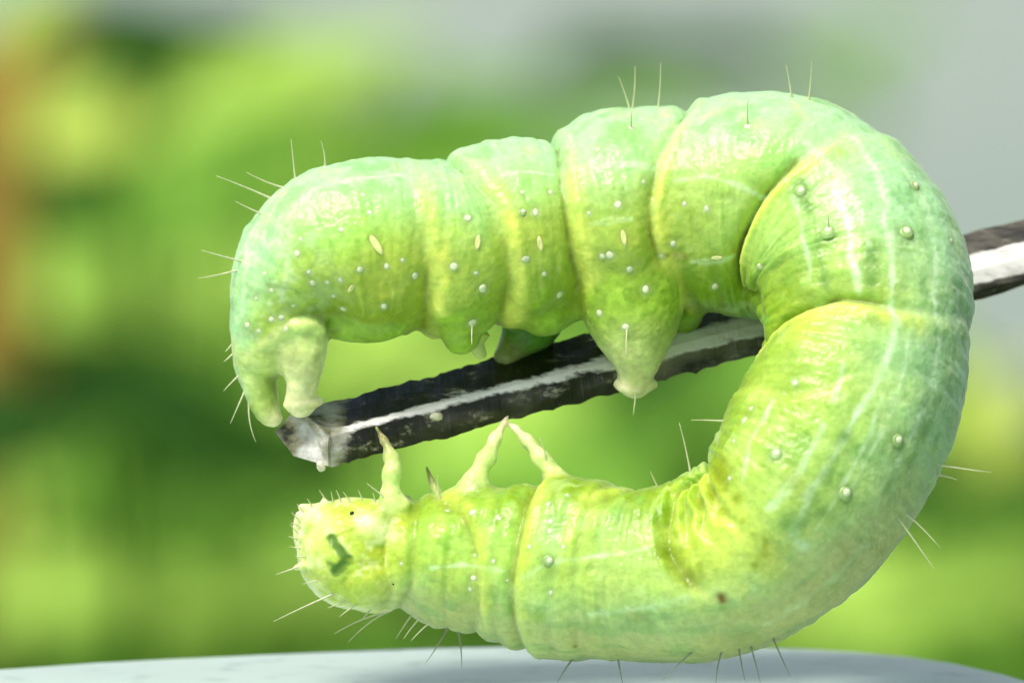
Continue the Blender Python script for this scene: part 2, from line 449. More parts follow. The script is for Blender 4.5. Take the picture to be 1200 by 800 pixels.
# puffed rings: every segment swells between its folds
cuts = [0.0] + sorted(float(np.median(f(TH)[0])) for n_, f, y_ in FOLDS if y_ >= 0.4) + [S[-1]]
for s_a, s_b in zip(cuts[:-1], cuts[1:]):
    t_ = np.clip((Sg - s_a) / (s_b - s_a), 0, 1); disp += 3.0 * np.sin(np.pi * t_)
# local lobes: photo pixel, radius, height
def lobe(x, y, r, h, ry=None):
    global disp
    s0, t0 = to_body(x, y)
    rl = np.interp(s0, S, RAD)
    dt = (TH[None] - t0 + np.pi) % (2 * np.pi) - np.pi
    disp = disp + h * np.exp(-((Sg - s0) / r) ** 2 - (dt * rl / (ry or r)) ** 2)
for a in [(440, 362, 34, 9, 22), (535, 365, 26, 12, 30), (630, 350, 30, 9, 30), (735, 355, 34, 16, 40), (830, 345, 26, 8, 30), (735, 290, 34, 4),
          (560, 600, 22, 9), (655, 585, 26, 6), (780, 700, 30, 4), (350, 330, 28, 5), (920, 300, 30, 6), (935, 395, 30, 7), (520, 620, 16, 4), (700, 610, 24, 4)]:
    lobe(*a)
rr = RAD[:, None] + disp
rr = np.maximum(rr, 12)
body = surf(rr)

PARTS_V, PARTS_F, off = [], [], 0
def add(v, f):
    global off
    PARTS_V.append(np.asarray(v, float)); PARTS_F.extend([tuple(i + off for i in q) for q in f]); off += len(v)
v = [*body.reshape(-1, 3)]
idx = np.arange(NS * NT).reshape(NS, NT)
f = []
for i in range(NS - 1):
    a, b = idx[i], idx[i + 1]; a2, b2 = np.roll(a, -1), np.roll(b, -1)
    f.extend(zip(a.tolist(), a2.tolist(), b2.tolist(), b.tolist()))
v += [CEN[0] - TAN[0] * RAD[0] * 0.45, CEN[-1] + TAN[-1] * 10]
c0, c1 = NS * NT, NS * NT + 1
for j in range(NT):
    f.append((c0, int(idx[0, (j + 1) % NT]), int(idx[0, j]))); f.append((c1, int(idx[-1, j]), int(idx[-1, (j + 1) % NT])))
add(v, f)

LIMBS = []     # (points, radii, colour root, colour tip): used for the skin colour too
def limb(pts, col0, col1, flat=1.0, seg=26, sub=5):
    """tapering, rounded limb through (x, y, depth, radius)"""
    p = np.array(pts, float); p[:, 1] *= -1
    q, _ = spline(p, max(8, len(p) * sub))
    q[:, 3] = np.maximum(q[:, 3], 1.5)
    c, r = q[:, :3], q[:, 3]
    t = np.gradient(c, axis=0); t /= np.linalg.norm(t, axis=1)[:, None]
    # rounded tip
    ext = [(c[-1] + t[-1] * r[-1] * math.sin(a), r[-1] * math.cos(a)) for a in (0.5, 0.95, 1.3)]
    c = np.vstack([c] + [e[0] for e in ext]); r = np.r_[r, [e[1] for e in ext]]
    t = np.vstack([t] + [t[-1]] * 3)
    vv, ff = [], []
    ref = np.array([0, 0, 1.0])
    n = len(c)
    for i in range(n):
        a = np.cross(t[i], ref); a /= np.linalg.norm(a); b = np.cross(a, t[i])
        for k in range(seg):
            an = 2 * math.pi * k / seg
            vv.append(c[i] + r[i] * (math.cos(an) * a + flat * math.sin(an) * b))
    for i in range(n - 1):
        for k in range(seg):
            ff.append((i * seg + k, i * seg + (k + 1) % seg, (i + 1) * seg + (k + 1) % seg, (i + 1) * seg + k))
    vv += [c[0], c[-1] + t[-1] * r[-1] * 0.05]
    for k in range(seg):
        ff.append((n * seg, (k + 1) % seg, k)); ff.append((n * seg + 1, (n - 1) * seg + k, (n - 1) * seg + (k + 1) % seg))
    add(vv, ff)
    LIMBS.append((q[:, :3].copy(), q[:, 3].copy(), col0, col1))
def ball(x, y, d, rx, ry, rz, ang=0.0):
    bm = bmesh.new(); bmesh.ops.create_uvsphere(bm, u_segments=40, v_segments=28, radius=1)
    ca, sa = math.cos(ang), math.sin(ang)
    vv = []
    for w in bm.verts:
        a, b, c = w.co.x * rx, w.co.y * ry, w.co.z * rz
        vv.append((x + a * ca - b * sa, -y + a * sa + b * ca, d + c))
    bm.verts.ensure_lookup_table(); bm.verts.index_update()
    add(vv, [tuple(w.index for w in fc.verts) for fc in bm.faces]); bm.free()

GRN, PALE, CREAM = (0.30, 0.48, 0.05), (0.60, 0.72, 0.28), (0.84, 0.82, 0.50)
DGRN, BROWN = (0.10, 0.27, 0.03), (0.20, 0.16, 0.08)
# clasping legs at the tail: near one on the rod, far one round its end
limb([(342, 352, 0, 44), (348, 385, 14, 39), (352, 412, 22, 32), (354, 438, 24, 23), (353, 456, 20, 18), (352, 466, 16, 19), (352, 470, 15, 20)], PALE, CREAM)
limb([(332, 475, 10, 6), (345, 474, 24, 7), (360, 472, 26, 7), (373, 470, 14, 6)], CREAM, CREAM)
limb([(306, 385, -4, 30), (300, 412, -6, 29), (300, 438, -12, 24), (308, 462, -14, 19), (314, 482, -14, 16), (321, 490, -12, 13)], PALE, CREAM)
limb([(294, 405, 2, 24), (298, 440, 0, 18), (307, 474, -8, 14), (316, 490, -10, 12)], PALE, CREAM)
limb([(285, 421, 8, 6), (297, 414, 26, 7), (312, 403, 40, 8), (330, 390, 50, 8), (352, 381, 55, 8), (372, 381, 48, 7), (380, 387, 40, 4)], PALE, PALE)   # rim of the last plate
limb([(392, 372, 10, 26), (430, 376, 18, 26), (466, 370, 20, 22), (486, 358, 20, 10)], GRN, GRN)
# middle clasping legs
limb([(545, 320, 0, 58), (543, 358, 4, 50), (541, 380, 6, 36), (540, 392, 6, 24)], GRN, GRN)
limb([(640, 310, -40, 58), (640, 345, -36, 50), (638, 362, -32, 34)], GRN, GRN)
limb([(618, 340, -30, 40), (622, 358, -28, 30)], GRN, GRN)
limb([(662, 335, -40, 40), (660, 356, -36, 28)], GRN, GRN)
limb([(560, 385, -30, 20), (556, 402, -30, 12), (562, 412, -28, 10)], PALE, PALE)
limb([(622, 350, -110, 44), (618, 385, -112, 36), (604, 405, -104, 22), (592, 418, -92, 14)], DGRN, (0.26, 0.30, 0.10))
limb([(738, 300, -40, 80), (740, 345, -22, 68), (743, 380, -12, 55), (745, 404, -8, 43), (746, 425, -10, 29), (745, 438, -16, 22), (744, 446, -20, 21)], GRN, CREAM)
limb([(724, 449, -20, 7), (735, 455, -10, 7), (750, 456, -8, 7), (765, 450, -20, 6)], CREAM, CREAM)
limb([(800, 352, -96, 30), (800, 372, -120, 22), (788, 398, -132, 14), (772, 428, -120, 9)], GRN, (0.45, 0.42, 0.2))
# head
ball(415, 648, 0, 67, 66, 64, -0.45)
ball(428, 626, 14, 48, 42, 50, 0.2)
ball(426, 672, 12, 48, 42, 50, -0.4)
ball(376, 615, 6, 28, 26, 32, 0.5)
limb([(392, 612, 10, 17), (372, 602, 14, 12), (363, 597, 14, 8), (354, 593, 14, 5)], CREAM, CREAM)       # jaws and feelers
limb([(390, 605, -8, 16), (382, 592, -8, 8), (379, 583, -8, 4), (380, 577, -8, 2.5)], CREAM, PALE)
limb([(375, 618, 14, 14), (358, 608, 16, 8), (351, 603, 16, 4)], CREAM, CREAM)
limb([(372, 640, 14, 12), (358, 630, 20, 8), (350, 626, 20, 4)], CREAM, CREAM)
limb([(380, 655, 24, 12), (362, 661, 26, 7), (352, 663, 26, 5), (346, 665, 26, 3)], CREAM, CREAM)
limb([(352, 600, 4, 5), (349, 622, 4, 6), (356, 648, 2, 7), (372, 676, 0, 7), (398, 698, 0, 7), (432, 712, 0, 6), (458, 714, 0, 4)], CREAM, CREAM)
# true legs reaching up to the rod
limb([(466, 600, 30, 22), (458, 580, 34, 14), (458, 566, 33, 10.5), (459, 554, 32, 12), (460, 541, 28, 9.5), (457, 533, 25, 9.5), (454, 524, 22, 5.5), (450, 516, 18, 5.5), (446, 509, 14, 3), (441, 501, 18, 1.8)], PALE, (0.34, 0.28, 0.16))
limb([(552, 592, 24, 26), (557, 562, 24, 17), (565, 547, 20, 11.5), (570, 537, 17, 12), (577, 522, 10, 7.5), (580, 515, 6, 8.5), (587, 502, -6, 4.2), (590, 496, -12, 4.4), (595, 488, -20, 1.6)], PALE, CREAM)
limb([(656, 585, 30, 24), (649, 556, 26, 15), (641, 545, 22, 10.5), (634, 537, 19, 11.5), (624, 524, 12, 7.5), (619, 518, 8, 8.5), (608, 506, -4, 4.4), (604, 502, -8, 4.6), (596, 496, -16, 1.6)], PALE, CREAM)
limb([(520, 602, -30, 18), (513, 582, -36, 8), (508, 568, -40, 5), (503, 556, -44, 3), (500, 547, -46, 1.6)], PALE, BROWN)
limb([(556, 610, 10, 40), (562, 598, 14, 34)], GRN, GRN)
limb([(655, 600, 10, 34), (655, 588, 14, 30)], GRN, GRN)

# one continuous skin over trunk, head and limbs
raw = bpy.data.meshes.new('skin_raw')
raw.from_pydata(np.vstack(PARTS_V).tolist(), [], PARTS_F); raw.update()
tmp = bpy.data.objects.new('skin_raw', raw); COL.objects.link(tmp)
md = tmp.modifiers.new('r', 'REMESH'); md.mode = 'VOXEL'; md.voxel_size = 1.5
sm = tmp.modifiers.new('s', 'SMOOTH'); sm.factor = 0.5; sm.iterations = 4
dg = bpy.context.evaluated_depsgraph_get()
skin = bpy.data.meshes.new_from_object(tmp.evaluated_get(dg)); skin.name = 'body'
bpy.data.objects.remove(tmp); bpy.data.meshes.remove(raw)
nv = len(skin.vertices)
V = np.empty(nv * 3, np.float32); skin.vertices.foreach_get('co', V); V = V.reshape(-1, 3).astype(float)
NRM = np.empty(nv * 3, np.float32); skin.vertices.foreach_get('normal', NRM); NRM = NRM.reshape(-1, 3).astype(float)
print('skin verts', nv)
# body coordinates of every skin vertex
step = 4
cs = CEN[::step]
near = np.empty(nv, np.int64)
for i in range(0, nv, 40000):
    q = V[i:i + 40000]
    near[i:i + 40000] = ((q ** 2).sum(1)[:, None] - 2 * q @ cs.T + (cs ** 2).sum(1)[None]).argmin(1) * step
dv = V - CEN[near]
vs = S[near] + (dv * TAN[near]).sum(1)
a1, a2 = (dv * N1[near]).sum(1), (dv * N2[near]).sum(1)
vth = np.arctan2(a2, a1) % (2 * np.pi)
vr = np.sqrt(a1 ** 2 + a2 ** 2); vR = RAD[near]
# blend the limbs into the trunk: relax the skin around every joint
rr_v = rr[near, (np.round(vth / (2 * np.pi) * NT).astype(int)) % NT]
dsk = vr - rr_v
mask = np.zeros(nv)
for pts, rads, c0_, c1_ in LIMBS:
    w = min(20.0, max(3.0, 0.42 * rads[0]))
    sel = np.where(((V > pts.min(0) - 70) & (V < pts.max(0) + 70)).all(1))[0]
    dl = (np.linalg.norm(V[sel][:, None] - pts[None], axis=2) - rads[None]).min(1)
    mk = np.exp(-((dl - dsk[sel]) / w) ** 2) * (dl < w * 1.6) * (dsk[sel] < w * 1.6)
    mask[sel] = np.maximum(mask[sel], mk)
ed = np.empty(len(skin.edges) * 2, np.int32); skin.edges.foreach_get('vertices', ed); ed = ed.reshape(-1, 2)
deg = np.bincount(ed.ravel(), minlength=nv)
for _ in range(70):
    for k in range(3):
        acc = np.bincount(ed[:, 0], V[ed[:, 1], k], nv) + np.bincount(ed[:, 1], V[ed[:, 0], k], nv)
        V[:, k] += mask * 0.85 * (acc / deg - V[:, k])
# fine skin texture as real relief
fine = vnoise(V / 7.0, 11) * 0.55 + vnoise(V / 3.6, 12) * 0.34
V += NRM * fine[:, None]

bvh = None
def make_bvh():
    polys = np.empty(len(skin.loops), np.int32); skin.loops.foreach_get('vertex_index', polys)
    return BVHTree.FromPolygons([tuple(p) for p in V.tolist()], [tuple(p.vertices) for p in skin.polygons])
bvh = make_bvh()
def hit(x, y):
    loc, nor, *_ = bvh.ray_cast(Vector((x, -y, 600)), Vector((0, 0, -1)))
    return loc, nor

# ---- pigment, with some light and shade painted in
lin = lambda c: np.array([((k / 255 + 0.055) / 1.055) ** 2.4 if k > 10 else k / 255 / 12.92 for k in c])
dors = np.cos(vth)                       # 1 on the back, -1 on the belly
MINT, LIME, LEAF = np.array((0.46, 0.76, 0.42)), np.array((0.45, 0.66, 0.15)), np.array((0.24, 0.38, 0.02))  # own back and belly greens, with painted light and underside shade mixed in
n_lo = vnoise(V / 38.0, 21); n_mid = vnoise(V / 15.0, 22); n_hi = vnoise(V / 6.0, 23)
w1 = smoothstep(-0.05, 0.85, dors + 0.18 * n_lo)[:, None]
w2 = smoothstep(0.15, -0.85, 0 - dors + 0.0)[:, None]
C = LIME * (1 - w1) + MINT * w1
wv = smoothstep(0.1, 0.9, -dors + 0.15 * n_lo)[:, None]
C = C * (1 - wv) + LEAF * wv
def blend(col, w):
    global C
    w = np.clip(w, 0, 1)[:, None]; C = C * (1 - w) + np.asarray(col) * w
# watery mottling of the gut and fat seen through the skin
blend((0.18, 0.44, 0.10), 0.46 * smoothstep(0.1, 0.7, n_mid * 0.6 + n_lo * 0.6))
blend((0.62, 0.82, 0.34), 0.42 * smoothstep(0.15, 0.7, -n_mid * 0.6 + vnoise(V / 26.0, 27) * 0.6))
def spot(x, y, r, col, k, soft=1.0):
    loc, _ = hit(x, y)
    if loc is None: return
    dl = np.abs(V - np.array(loc)); ix = np.nonzero((dl < 2.6 * r).all(1))[0]
    w = np.clip(k * np.exp(-((dl[ix] ** 2).sum(1)) / r ** 2 * soft), 0, 1)[:, None]; C[ix] = C[ix] * (1 - w) + np.asarray(col) * w
# broad patches of pigment; those on the undersides are painted shade
YEL, FRESH, SEA, OLIVE_SHADE = (0.56, 0.64, 0.08), (0.38, 0.80, 0.18), (0.46, 0.78, 0.50), (0.52, 0.54, 0.24)
for a in [(400, 260, 52, FRESH, .75), (385, 215, 30, SEA, .5), (300, 300, 40, SEA, .5), (430, 335, 45, YEL, .45), (470, 320, 40, YEL, .5), (440, 380, 40, (0.36, 0.46, 0.03), .5),
          (520, 290, 30, LIME, .5), (545, 225, 34, (0.36, 0.74, 0.26), .6), (560, 360, 40, (0.40, 0.52, 0.04), .5), (620, 210, 30, FRESH, .5), (635, 270, 34, YEL, .3), (640, 350, 36, (0.34, 0.52, 0.06), .5),
          (740, 160, 30, FRESH, .35), (725, 240, 40, (0.36, 0.56, 0.18), .5), (735, 290, 34, YEL, .35), (740, 370, 46, (0.20, 0.42, 0.03), .65), (820, 340, 44, (0.24, 0.42, 0.02), .6), (830, 260, 40, (0.42, 0.60, 0.16), .4),
          (905, 180, 18, FRESH, .8), (860, 300, 14, YEL, .5), (890, 380, 22, YEL, .6), (900, 290, 40, (0.42, 0.64, 0.22), .4), (1000, 230, 60, SEA, .5), (1060, 260, 40, SEA, .4), (1020, 310, 20, (0.28, 0.44, 0.14), .6), (1060, 320, 50, (0.44, 0.60, 0.24), .4),
          (945, 380, 30, YEL, .75), (970, 350, 22, (0.6, 0.8, 0.36), .6), (900, 440, 46, (0.54, 0.72, 0.16), .5), (880, 520, 46, (0.56, 0.72, 0.16), .5), (845, 552, 22, (0.30, 0.36, 0.0), .8), (845, 699, 1, OLIVE_SHADE, 0), (838, 575, 8, (0.24, 0.30, 0.0), .7), (862, 582, 7, (0.26, 0.32, 0.0), .6), (1060, 420, 60, (0.36, 0.62, 0.36), .5),
          (800, 640, 26, (0.42, 0.52, 0.0), .8), (790, 590, 26, (0.36, 0.56, 0.04), .7), (850, 620, 40, (0.66, 0.76, 0.10), .75), (790, 665, 16, (0.2, 0.34, 0.0), .8), (960, 640, 70, OLIVE_SHADE, .35), (840, 735, 60, OLIVE_SHADE, .5), (960, 700, 60, OLIVE_SHADE, .5),
          (700, 750, 50, OLIVE_SHADE, .4), (640, 620, 30, (0.34, 0.66, 0.28), .6), (720, 620, 36, (0.46, 0.68, 0.26), .5), (720, 690, 40, (0.48, 0.60, 0.22), .5), (570, 620, 26, (0.30, 0.58, 0.14), .5), (570, 585, 24, (0.24, 0.46, 0.03), .6),
          (510, 620, 26, (0.38, 0.70, 0.10), .5), (520, 690, 40, (0.42, 0.56, 0.04), .5), (560, 710, 40, (0.46, 0.54, 0.10), .5), (575, 700, 16, (0.2, 0.44, 0.06), .5), (520, 640, 12, (0.2, 0.46, 0.04), .6)]:
    spot(*a)
late = smoothstep(to_body(1010, 420)[0], to_body(925, 600)[0], vs)
blend((0.50, 0.50, 0.19), 0.8 * late * smoothstep(0.25, 0.9, dors + 0.12 * n_lo))  # shaded underside of the lower bend, painted olive
tailw = smoothstep(to_body(420, 300)[0], to_body(340, 320)[0], vs)
blend((0.62, 0.80, 0.52), 0.75 * tailw * smoothstep(0.0, 0.5, vnoise(V / 11.0, 51) + 0.5 * vnoise(V / 5.0, 52)) * smoothstep(-0.6, 0.2, dors))
blend((0.42, 0.60, 0.34), 0.55 * tailw * smoothstep(0.1, 0.6, vnoise(V / 14.0, 53)))
# fine upright wrinkles round the body
wr = vnoise(np.c_[vs / 5.0, vth * vR / 45.0, vR * 0], 61)
blend((0.24, 0.42, 0.05), 0.28 * smoothstep(0.25, 0.75, wr) * smoothstep(-0.2, 0.5, vnoise(V / 40.0, 62)))
early = smoothstep(to_body(860, 300)[0], to_body(800, 300)[0], vs)
blend((0.24, 0.34, 0.01), 0.5 * early * smoothstep(0.35, 0.95, -dors + 0.2 * n_lo))  # shade below the upper limb put into the belly colour
blend((0.48, 0.58, 0.06), 0.35 * early * np.exp(-((dors + 0.15 + 0.15 * n_lo) / 0.35) ** 2))
# yellow collars of the segments
def dfold(f):
    s0, am = f(vth); return vs - s0, am
onbody = smoothstep(1.25, 1.08, vr / vR)
for name, f, yl in FOLDS:
    d, am = dfold(f)
    k = yl * (0.55 + 0.35 * smoothstep(-0.6, 0.3, -dors)) * (0.75 + 0.45 * n_mid)
    wd = 12 + 5 * n_lo
    blend((0.72, 0.80, 0.17), onbody * k * 1.2 * np.exp(-((d - (14 if name not in 'jk' else -12)) / wd) ** 2) * smoothstep(0.98, 0.4, dors))
    blend((0.66, 0.86, 0.42), onbody * k * 0.5 * np.exp(-((d - (13 if name not in 'jk' else -12)) / wd) ** 2) * smoothstep(0.4, 0.95, dors))
    blend((0.20, 0.27, 0.01), onbody * yl * smoothstep(3, 9, am) * (0.55 + 0.4 * n_mid) * np.exp(-((d + 1) / 4.0) ** 2))  # dark fold line: crease shade put into the colour
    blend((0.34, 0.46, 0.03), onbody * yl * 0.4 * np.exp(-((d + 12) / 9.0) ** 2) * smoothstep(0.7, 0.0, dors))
dg_, ag_ = dfold(FG); dh_, ah_ = dfold(FH)
blend((0.64, 0.76, 0.30), onbody * 0.45 * np.exp(-((dh_ - 6) / 6) ** 2) * smoothstep(4, 12, ah_))
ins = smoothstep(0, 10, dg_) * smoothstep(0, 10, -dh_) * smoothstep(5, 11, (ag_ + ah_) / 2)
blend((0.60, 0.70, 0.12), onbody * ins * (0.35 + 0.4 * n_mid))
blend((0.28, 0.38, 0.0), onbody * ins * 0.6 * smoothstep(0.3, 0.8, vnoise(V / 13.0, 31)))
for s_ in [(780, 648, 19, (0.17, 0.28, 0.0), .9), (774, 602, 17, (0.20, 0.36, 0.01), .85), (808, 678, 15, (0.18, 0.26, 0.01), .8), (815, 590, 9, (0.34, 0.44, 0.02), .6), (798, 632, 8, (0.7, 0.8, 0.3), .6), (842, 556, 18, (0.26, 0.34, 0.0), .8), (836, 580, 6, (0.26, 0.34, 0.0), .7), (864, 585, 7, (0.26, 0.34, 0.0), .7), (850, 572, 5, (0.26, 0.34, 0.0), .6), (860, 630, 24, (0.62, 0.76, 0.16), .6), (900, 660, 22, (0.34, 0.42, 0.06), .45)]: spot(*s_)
# wavy pale lines that run along the body, in body coordinates
LINES = [([(945, 165), (975, 200), (985, 240), (995, 290), (1005, 335)], 5, .75), ([(1000, 160), (1028, 200), (1034, 260), (1044, 310), (1046, 355), (1050, 380), (1040, 420), (1020, 460), (1005, 482), (985, 520), (950, 572), (930, 622)], 4.5, .8),
         ([(1060, 200), (1085, 250), (1096, 300), (1093, 345), (1102, 400), (1090, 450), (1075, 490), (1050, 540)], 3.5, .5), ([(930, 230), (940, 280), (946, 330)], 3, .5),
         ([(988, 425), (978, 470)], 4, .5), ([(966, 500), (932, 560), (905, 592)], 4.5, .55), ([(905, 470), (880, 520), (872, 560)], 3, .4),
         ([(345, 250), (368, 224), (420, 212), (470, 206)], 3, .55), ([(590, 205), (620, 200), (648, 204)], 2.5, .55), ([(700, 198), (730, 192), (765, 194)], 3, .55), ([(790, 212), (830, 206), (860, 216), (888, 230)], 3.5, .5),
         ([(810, 306), (858, 302)], 2.5, .4), ([(690, 262), (740, 258)], 2, .3), ([(612, 678), (640, 660), (690, 652), (756, 642)], 3.2, .5), ([(690, 720), (770, 708), (805, 700)], 4, .4), ([(505, 665), (545, 662), (590, 668)], 3, .5),
         ([(1115, 300), (1121, 380), (1108, 450), (1085, 520)], 2.5, .45), ([(985, 212), (1010, 262), (1020, 300)], 2.5, .45), ([(1032, 468), (1012, 522), (982, 575), (958, 618)], 2.5, .4), ([(1064, 400), (1050, 465), (1024, 522), (990, 582)], 2.5, .4), ([(1010, 640), (960, 690), (900, 730)], 5, .25), ([(300, 270), (290, 320), (285, 370)], 4, .35), ([(345, 250), (340, 300), (330, 350)], 3.5, .35)]
wob = 3.4 * vnoise(V / 18.0, 41) + 1.8 * vnoise(V / 7.0, 42)
brk = smoothstep(-1.1, -0.35, vnoise(V / 24.0, 43))
for pts, wd, k in LINES:
    q = [to_body(x, y) for x, y in pts]
    best = np.full(nv, 1e9)
    for (s0, t0), (s1, t1) in zip(q[:-1], q[1:]):
        rl = 0.5 * (np.interp(s0, S, RAD) + np.interp(s1, S, RAD))
        ax, ay = s1 - s0, (t1 - t0) * rl
        for mir in (1, -1):
            tv = vth if mir == 1 else (2 * np.pi - vth)
            px, py = vs - s0, ((tv - t0 + np.pi) % (2 * np.pi) - np.pi) * rl
            h = np.clip((px * ax + py * ay) / (ax * ax + ay * ay + 1e-9), 0, 1)
            best = np.minimum(best, np.hypot(px - h * ax, py - h * ay))
    blend((0.70, 0.90, 0.62), onbody * k * 1.3 * brk * (0.8 + 0.5 * n_mid) * np.exp(-((best + wob * 0.7) / wd) ** 2))
# darker bands beside the pale lines
BANDS = [([(1020, 285), (1022, 338)], 8, .8), ([(1024, 360), (1022, 400), (1005, 440), (985, 490)], 10, .35), ([(990, 510), (968, 552), (948, 592), (932, 616)], 12, .75), ([(1110, 420), (1098, 470), (1070, 530), (1045, 570)], 9, .5), ([(1075, 240), (1084, 290), (1080, 340)], 6, .45),
         ([(1118, 340), (1120, 400), (1112, 450)], 9, .4), ([(936, 212), (950, 250), (958, 290), (962, 328)], 6.5, .8), ([(1010, 640), (960, 700)], 14, .3), ([(640, 675), (700, 662), (750, 655)], 7, .35), ([(380, 225), (430, 222), (470, 220)], 7, .3), ([(800, 222), (860, 232)], 6, .4)]
for pts, wd, k in BANDS:
    q = [to_body(x, y) for x, y in pts]; best = np.full(nv, 1e9)
    for (s0, t0), (s1, t1) in zip(q[:-1], q[1:]):
        rl = 0.5 * (np.interp(s0, S, RAD) + np.interp(s1, S, RAD)); ax, ay = s1 - s0, (t1 - t0) * rl
        for tv in (vth, 2 * np.pi - vth):
            px, py = vs - s0, ((tv - t0 + np.pi) % (2 * np.pi) - np.pi) * rl
            h = np.clip((px * ax + py * ay) / (ax * ax + ay * ay + 1e-9), 0, 1); best = np.minimum(best, np.hypot(px - h * ax, py - h * ay))
    blend((0.18, 0.35, 0.08), onbody * k * (0.8 + 0.6 * n_mid) * np.exp(-((best + wob) / wd) ** 2))
blend((0.24, 0.46, 0.16), 0.45 * smoothstep(0.2, 0.7, vnoise(np.c_[vs / 30.0, vth * 9.0, vR * 0], 91)) * smoothstep(0.1, 0.6, dors) * smoothstep(to_body(930, 200)[0], to_body(1000, 300)[0], vs))
# limbs and head
dbody = vr - vR
for pts, rads, c0, c1 in LIMBS:
    lo, hi = pts.min(0) - 50, pts.max(0) + 50
    sel = np.where(((V > lo) & (V < hi)).all(1))[0]
    if len(sel) == 0: continue
    dd = np.linalg.norm(V[sel][:, None] - pts[None], axis=2) - rads[None]
    j = dd.argmin(1); dm = dd.min(1)
    t = (j / (len(pts) - 1))
    w = np.clip(smoothstep(5, 0.5, dm) * smoothstep(-7, 7, dbody[sel] - dm * 0.2), 0, 1)
    w = np.where(np.array([c0 == CREAM] * len(sel)), smoothstep(4, 0.5, dm), w)
    tt = smoothstep(0.35, 0.95, t)[:, None]
    cc = np.array(c0) * (1 - tt) + np.array(c1) * tt
    cc = cc * (1 + 0.22 * n_mid[sel] + 0.12 * n_hi[sel])[:, None]
    C[sel] = C[sel] * (1 - w[:, None]) + cc * w[:, None]
hd = np.sqrt(((V[:, 0] - 414) / 66) ** 2 + ((V[:, 1] + 645) / 70) ** 2 + (V[:, 2] / 66) ** 2)
wh = smoothstep(1.16, 1.04, hd) * smoothstep(484, 470, V[:, 0] + 3 * n_mid)
lowrim = smoothstep(0.88, 1.0, np.sqrt(((V[:, 0] - 414) / 66) ** 2 + ((V[:, 1] + 645) / 70) ** 2))
blend((0.54, 0.68, 0.09), wh * 0.9)
blend((0.64, 0.74, 0.24), wh * smoothstep(400, 362, V[:, 0] + 7 * n_mid) * 0.9)
blend((0.80, 0.84, 0.50), wh * lowrim * smoothstep(460, 430, V[:, 0]) * 0.9)
for a in [(432, 612, 15, (0.86, 0.88, 0.55), .9), (450, 622, 11, (0.86, 0.88, 0.55), .8), (460, 630, 9, (0.84, 0.86, 0.5), .7), (470, 610, 14, (0.45, 0.55, 0.03), .7), (440, 650, 20, (0.52, 0.62, 0.04), .7), (465, 660, 22, (0.50, 0.62, 0.05), .7), (440, 685, 26, (0.68, 0.76, 0.10), .7), (378, 612, 16, (0.80, 0.84, 0.4), .6), (392, 598, 6, (0.42, 0.40, 0.05), .6)]:
    spot(*a)
hm = wh * smoothstep(500, 470, V[:, 0])
blend((0.80, 0.84, 0.48), hm * 0.55 * smoothstep(0.05, 0.6, vnoise(V / 12.0, 81) + 0.5 * vnoise(V / 5.0, 82)))
blend((0.42, 0.54, 0.03), hm * 0.45 * smoothstep(0.1, 0.6, vnoise(V / 14.0, 83)))
for s_ in [(300, 448, 26), (308, 476, 20), (290, 425, 18), (312, 425, 18)]: spot(*s_, (0.60, 0.72, 0.24), .8)
spot(318, 494, 12, CREAM, .8)
# the suture that runs over the head from the dark mark
def stroke(pts, wd, col, k):
    q = [hit(x, y)[0] for x, y in pts]
    best = np.full(nv, 1e9)
    for a, b in zip(q[:-1], q[1:]):
        a, b = np.array(a), np.array(b); ab = b - a
        h = np.clip(((V - a) @ ab) / (ab @ ab + 1e-9), 0, 1)
        best = np.minimum(best, np.linalg.norm(V - a - h[:, None] * ab, axis=1))
    blend(col, k * smoothstep(wd + 2.6, wd - 2.4, best + n_hi * 1.2 + vnoise(V / 3.0, 77) * 0.6)); return best
stroke([(394, 628), (404, 622), (416, 618)], 1.5, (0.36, 0.40, 0.03), .7)
stroke([(312, 333), (345, 339), (372, 363)], 1.8, (0.20, 0.34, 0.12), .6)
stroke([(372, 300), (362, 320), (375, 350)], 1.5, (0.30, 0.44, 0.12), .4)
stroke([(452, 634), (468, 638)], 1.3, (0.42, 0.48, 0.03), .5)
m1 = stroke([(388, 629), (392, 637), (400, 646), (406, 656)], 5.8, (0.10, 0.23, 0.02), .92)
m2 = stroke([(408, 655), (399, 663), (393, 669)], 6.4, (0.10, 0.23, 0.02), .92)
stroke([(384, 659), (392, 662)], 2.6, (0.10, 0.25, 0.03), .8)
stroke([(408, 655), (420, 657), (440, 656), (466, 657)], 1.6, (0.40, 0.50, 0.03), .5)
V -= NRM * (2.4 * smoothstep(6, 1, np.minimum(m1, m2)))[:, None]        # the mark lies in a groove
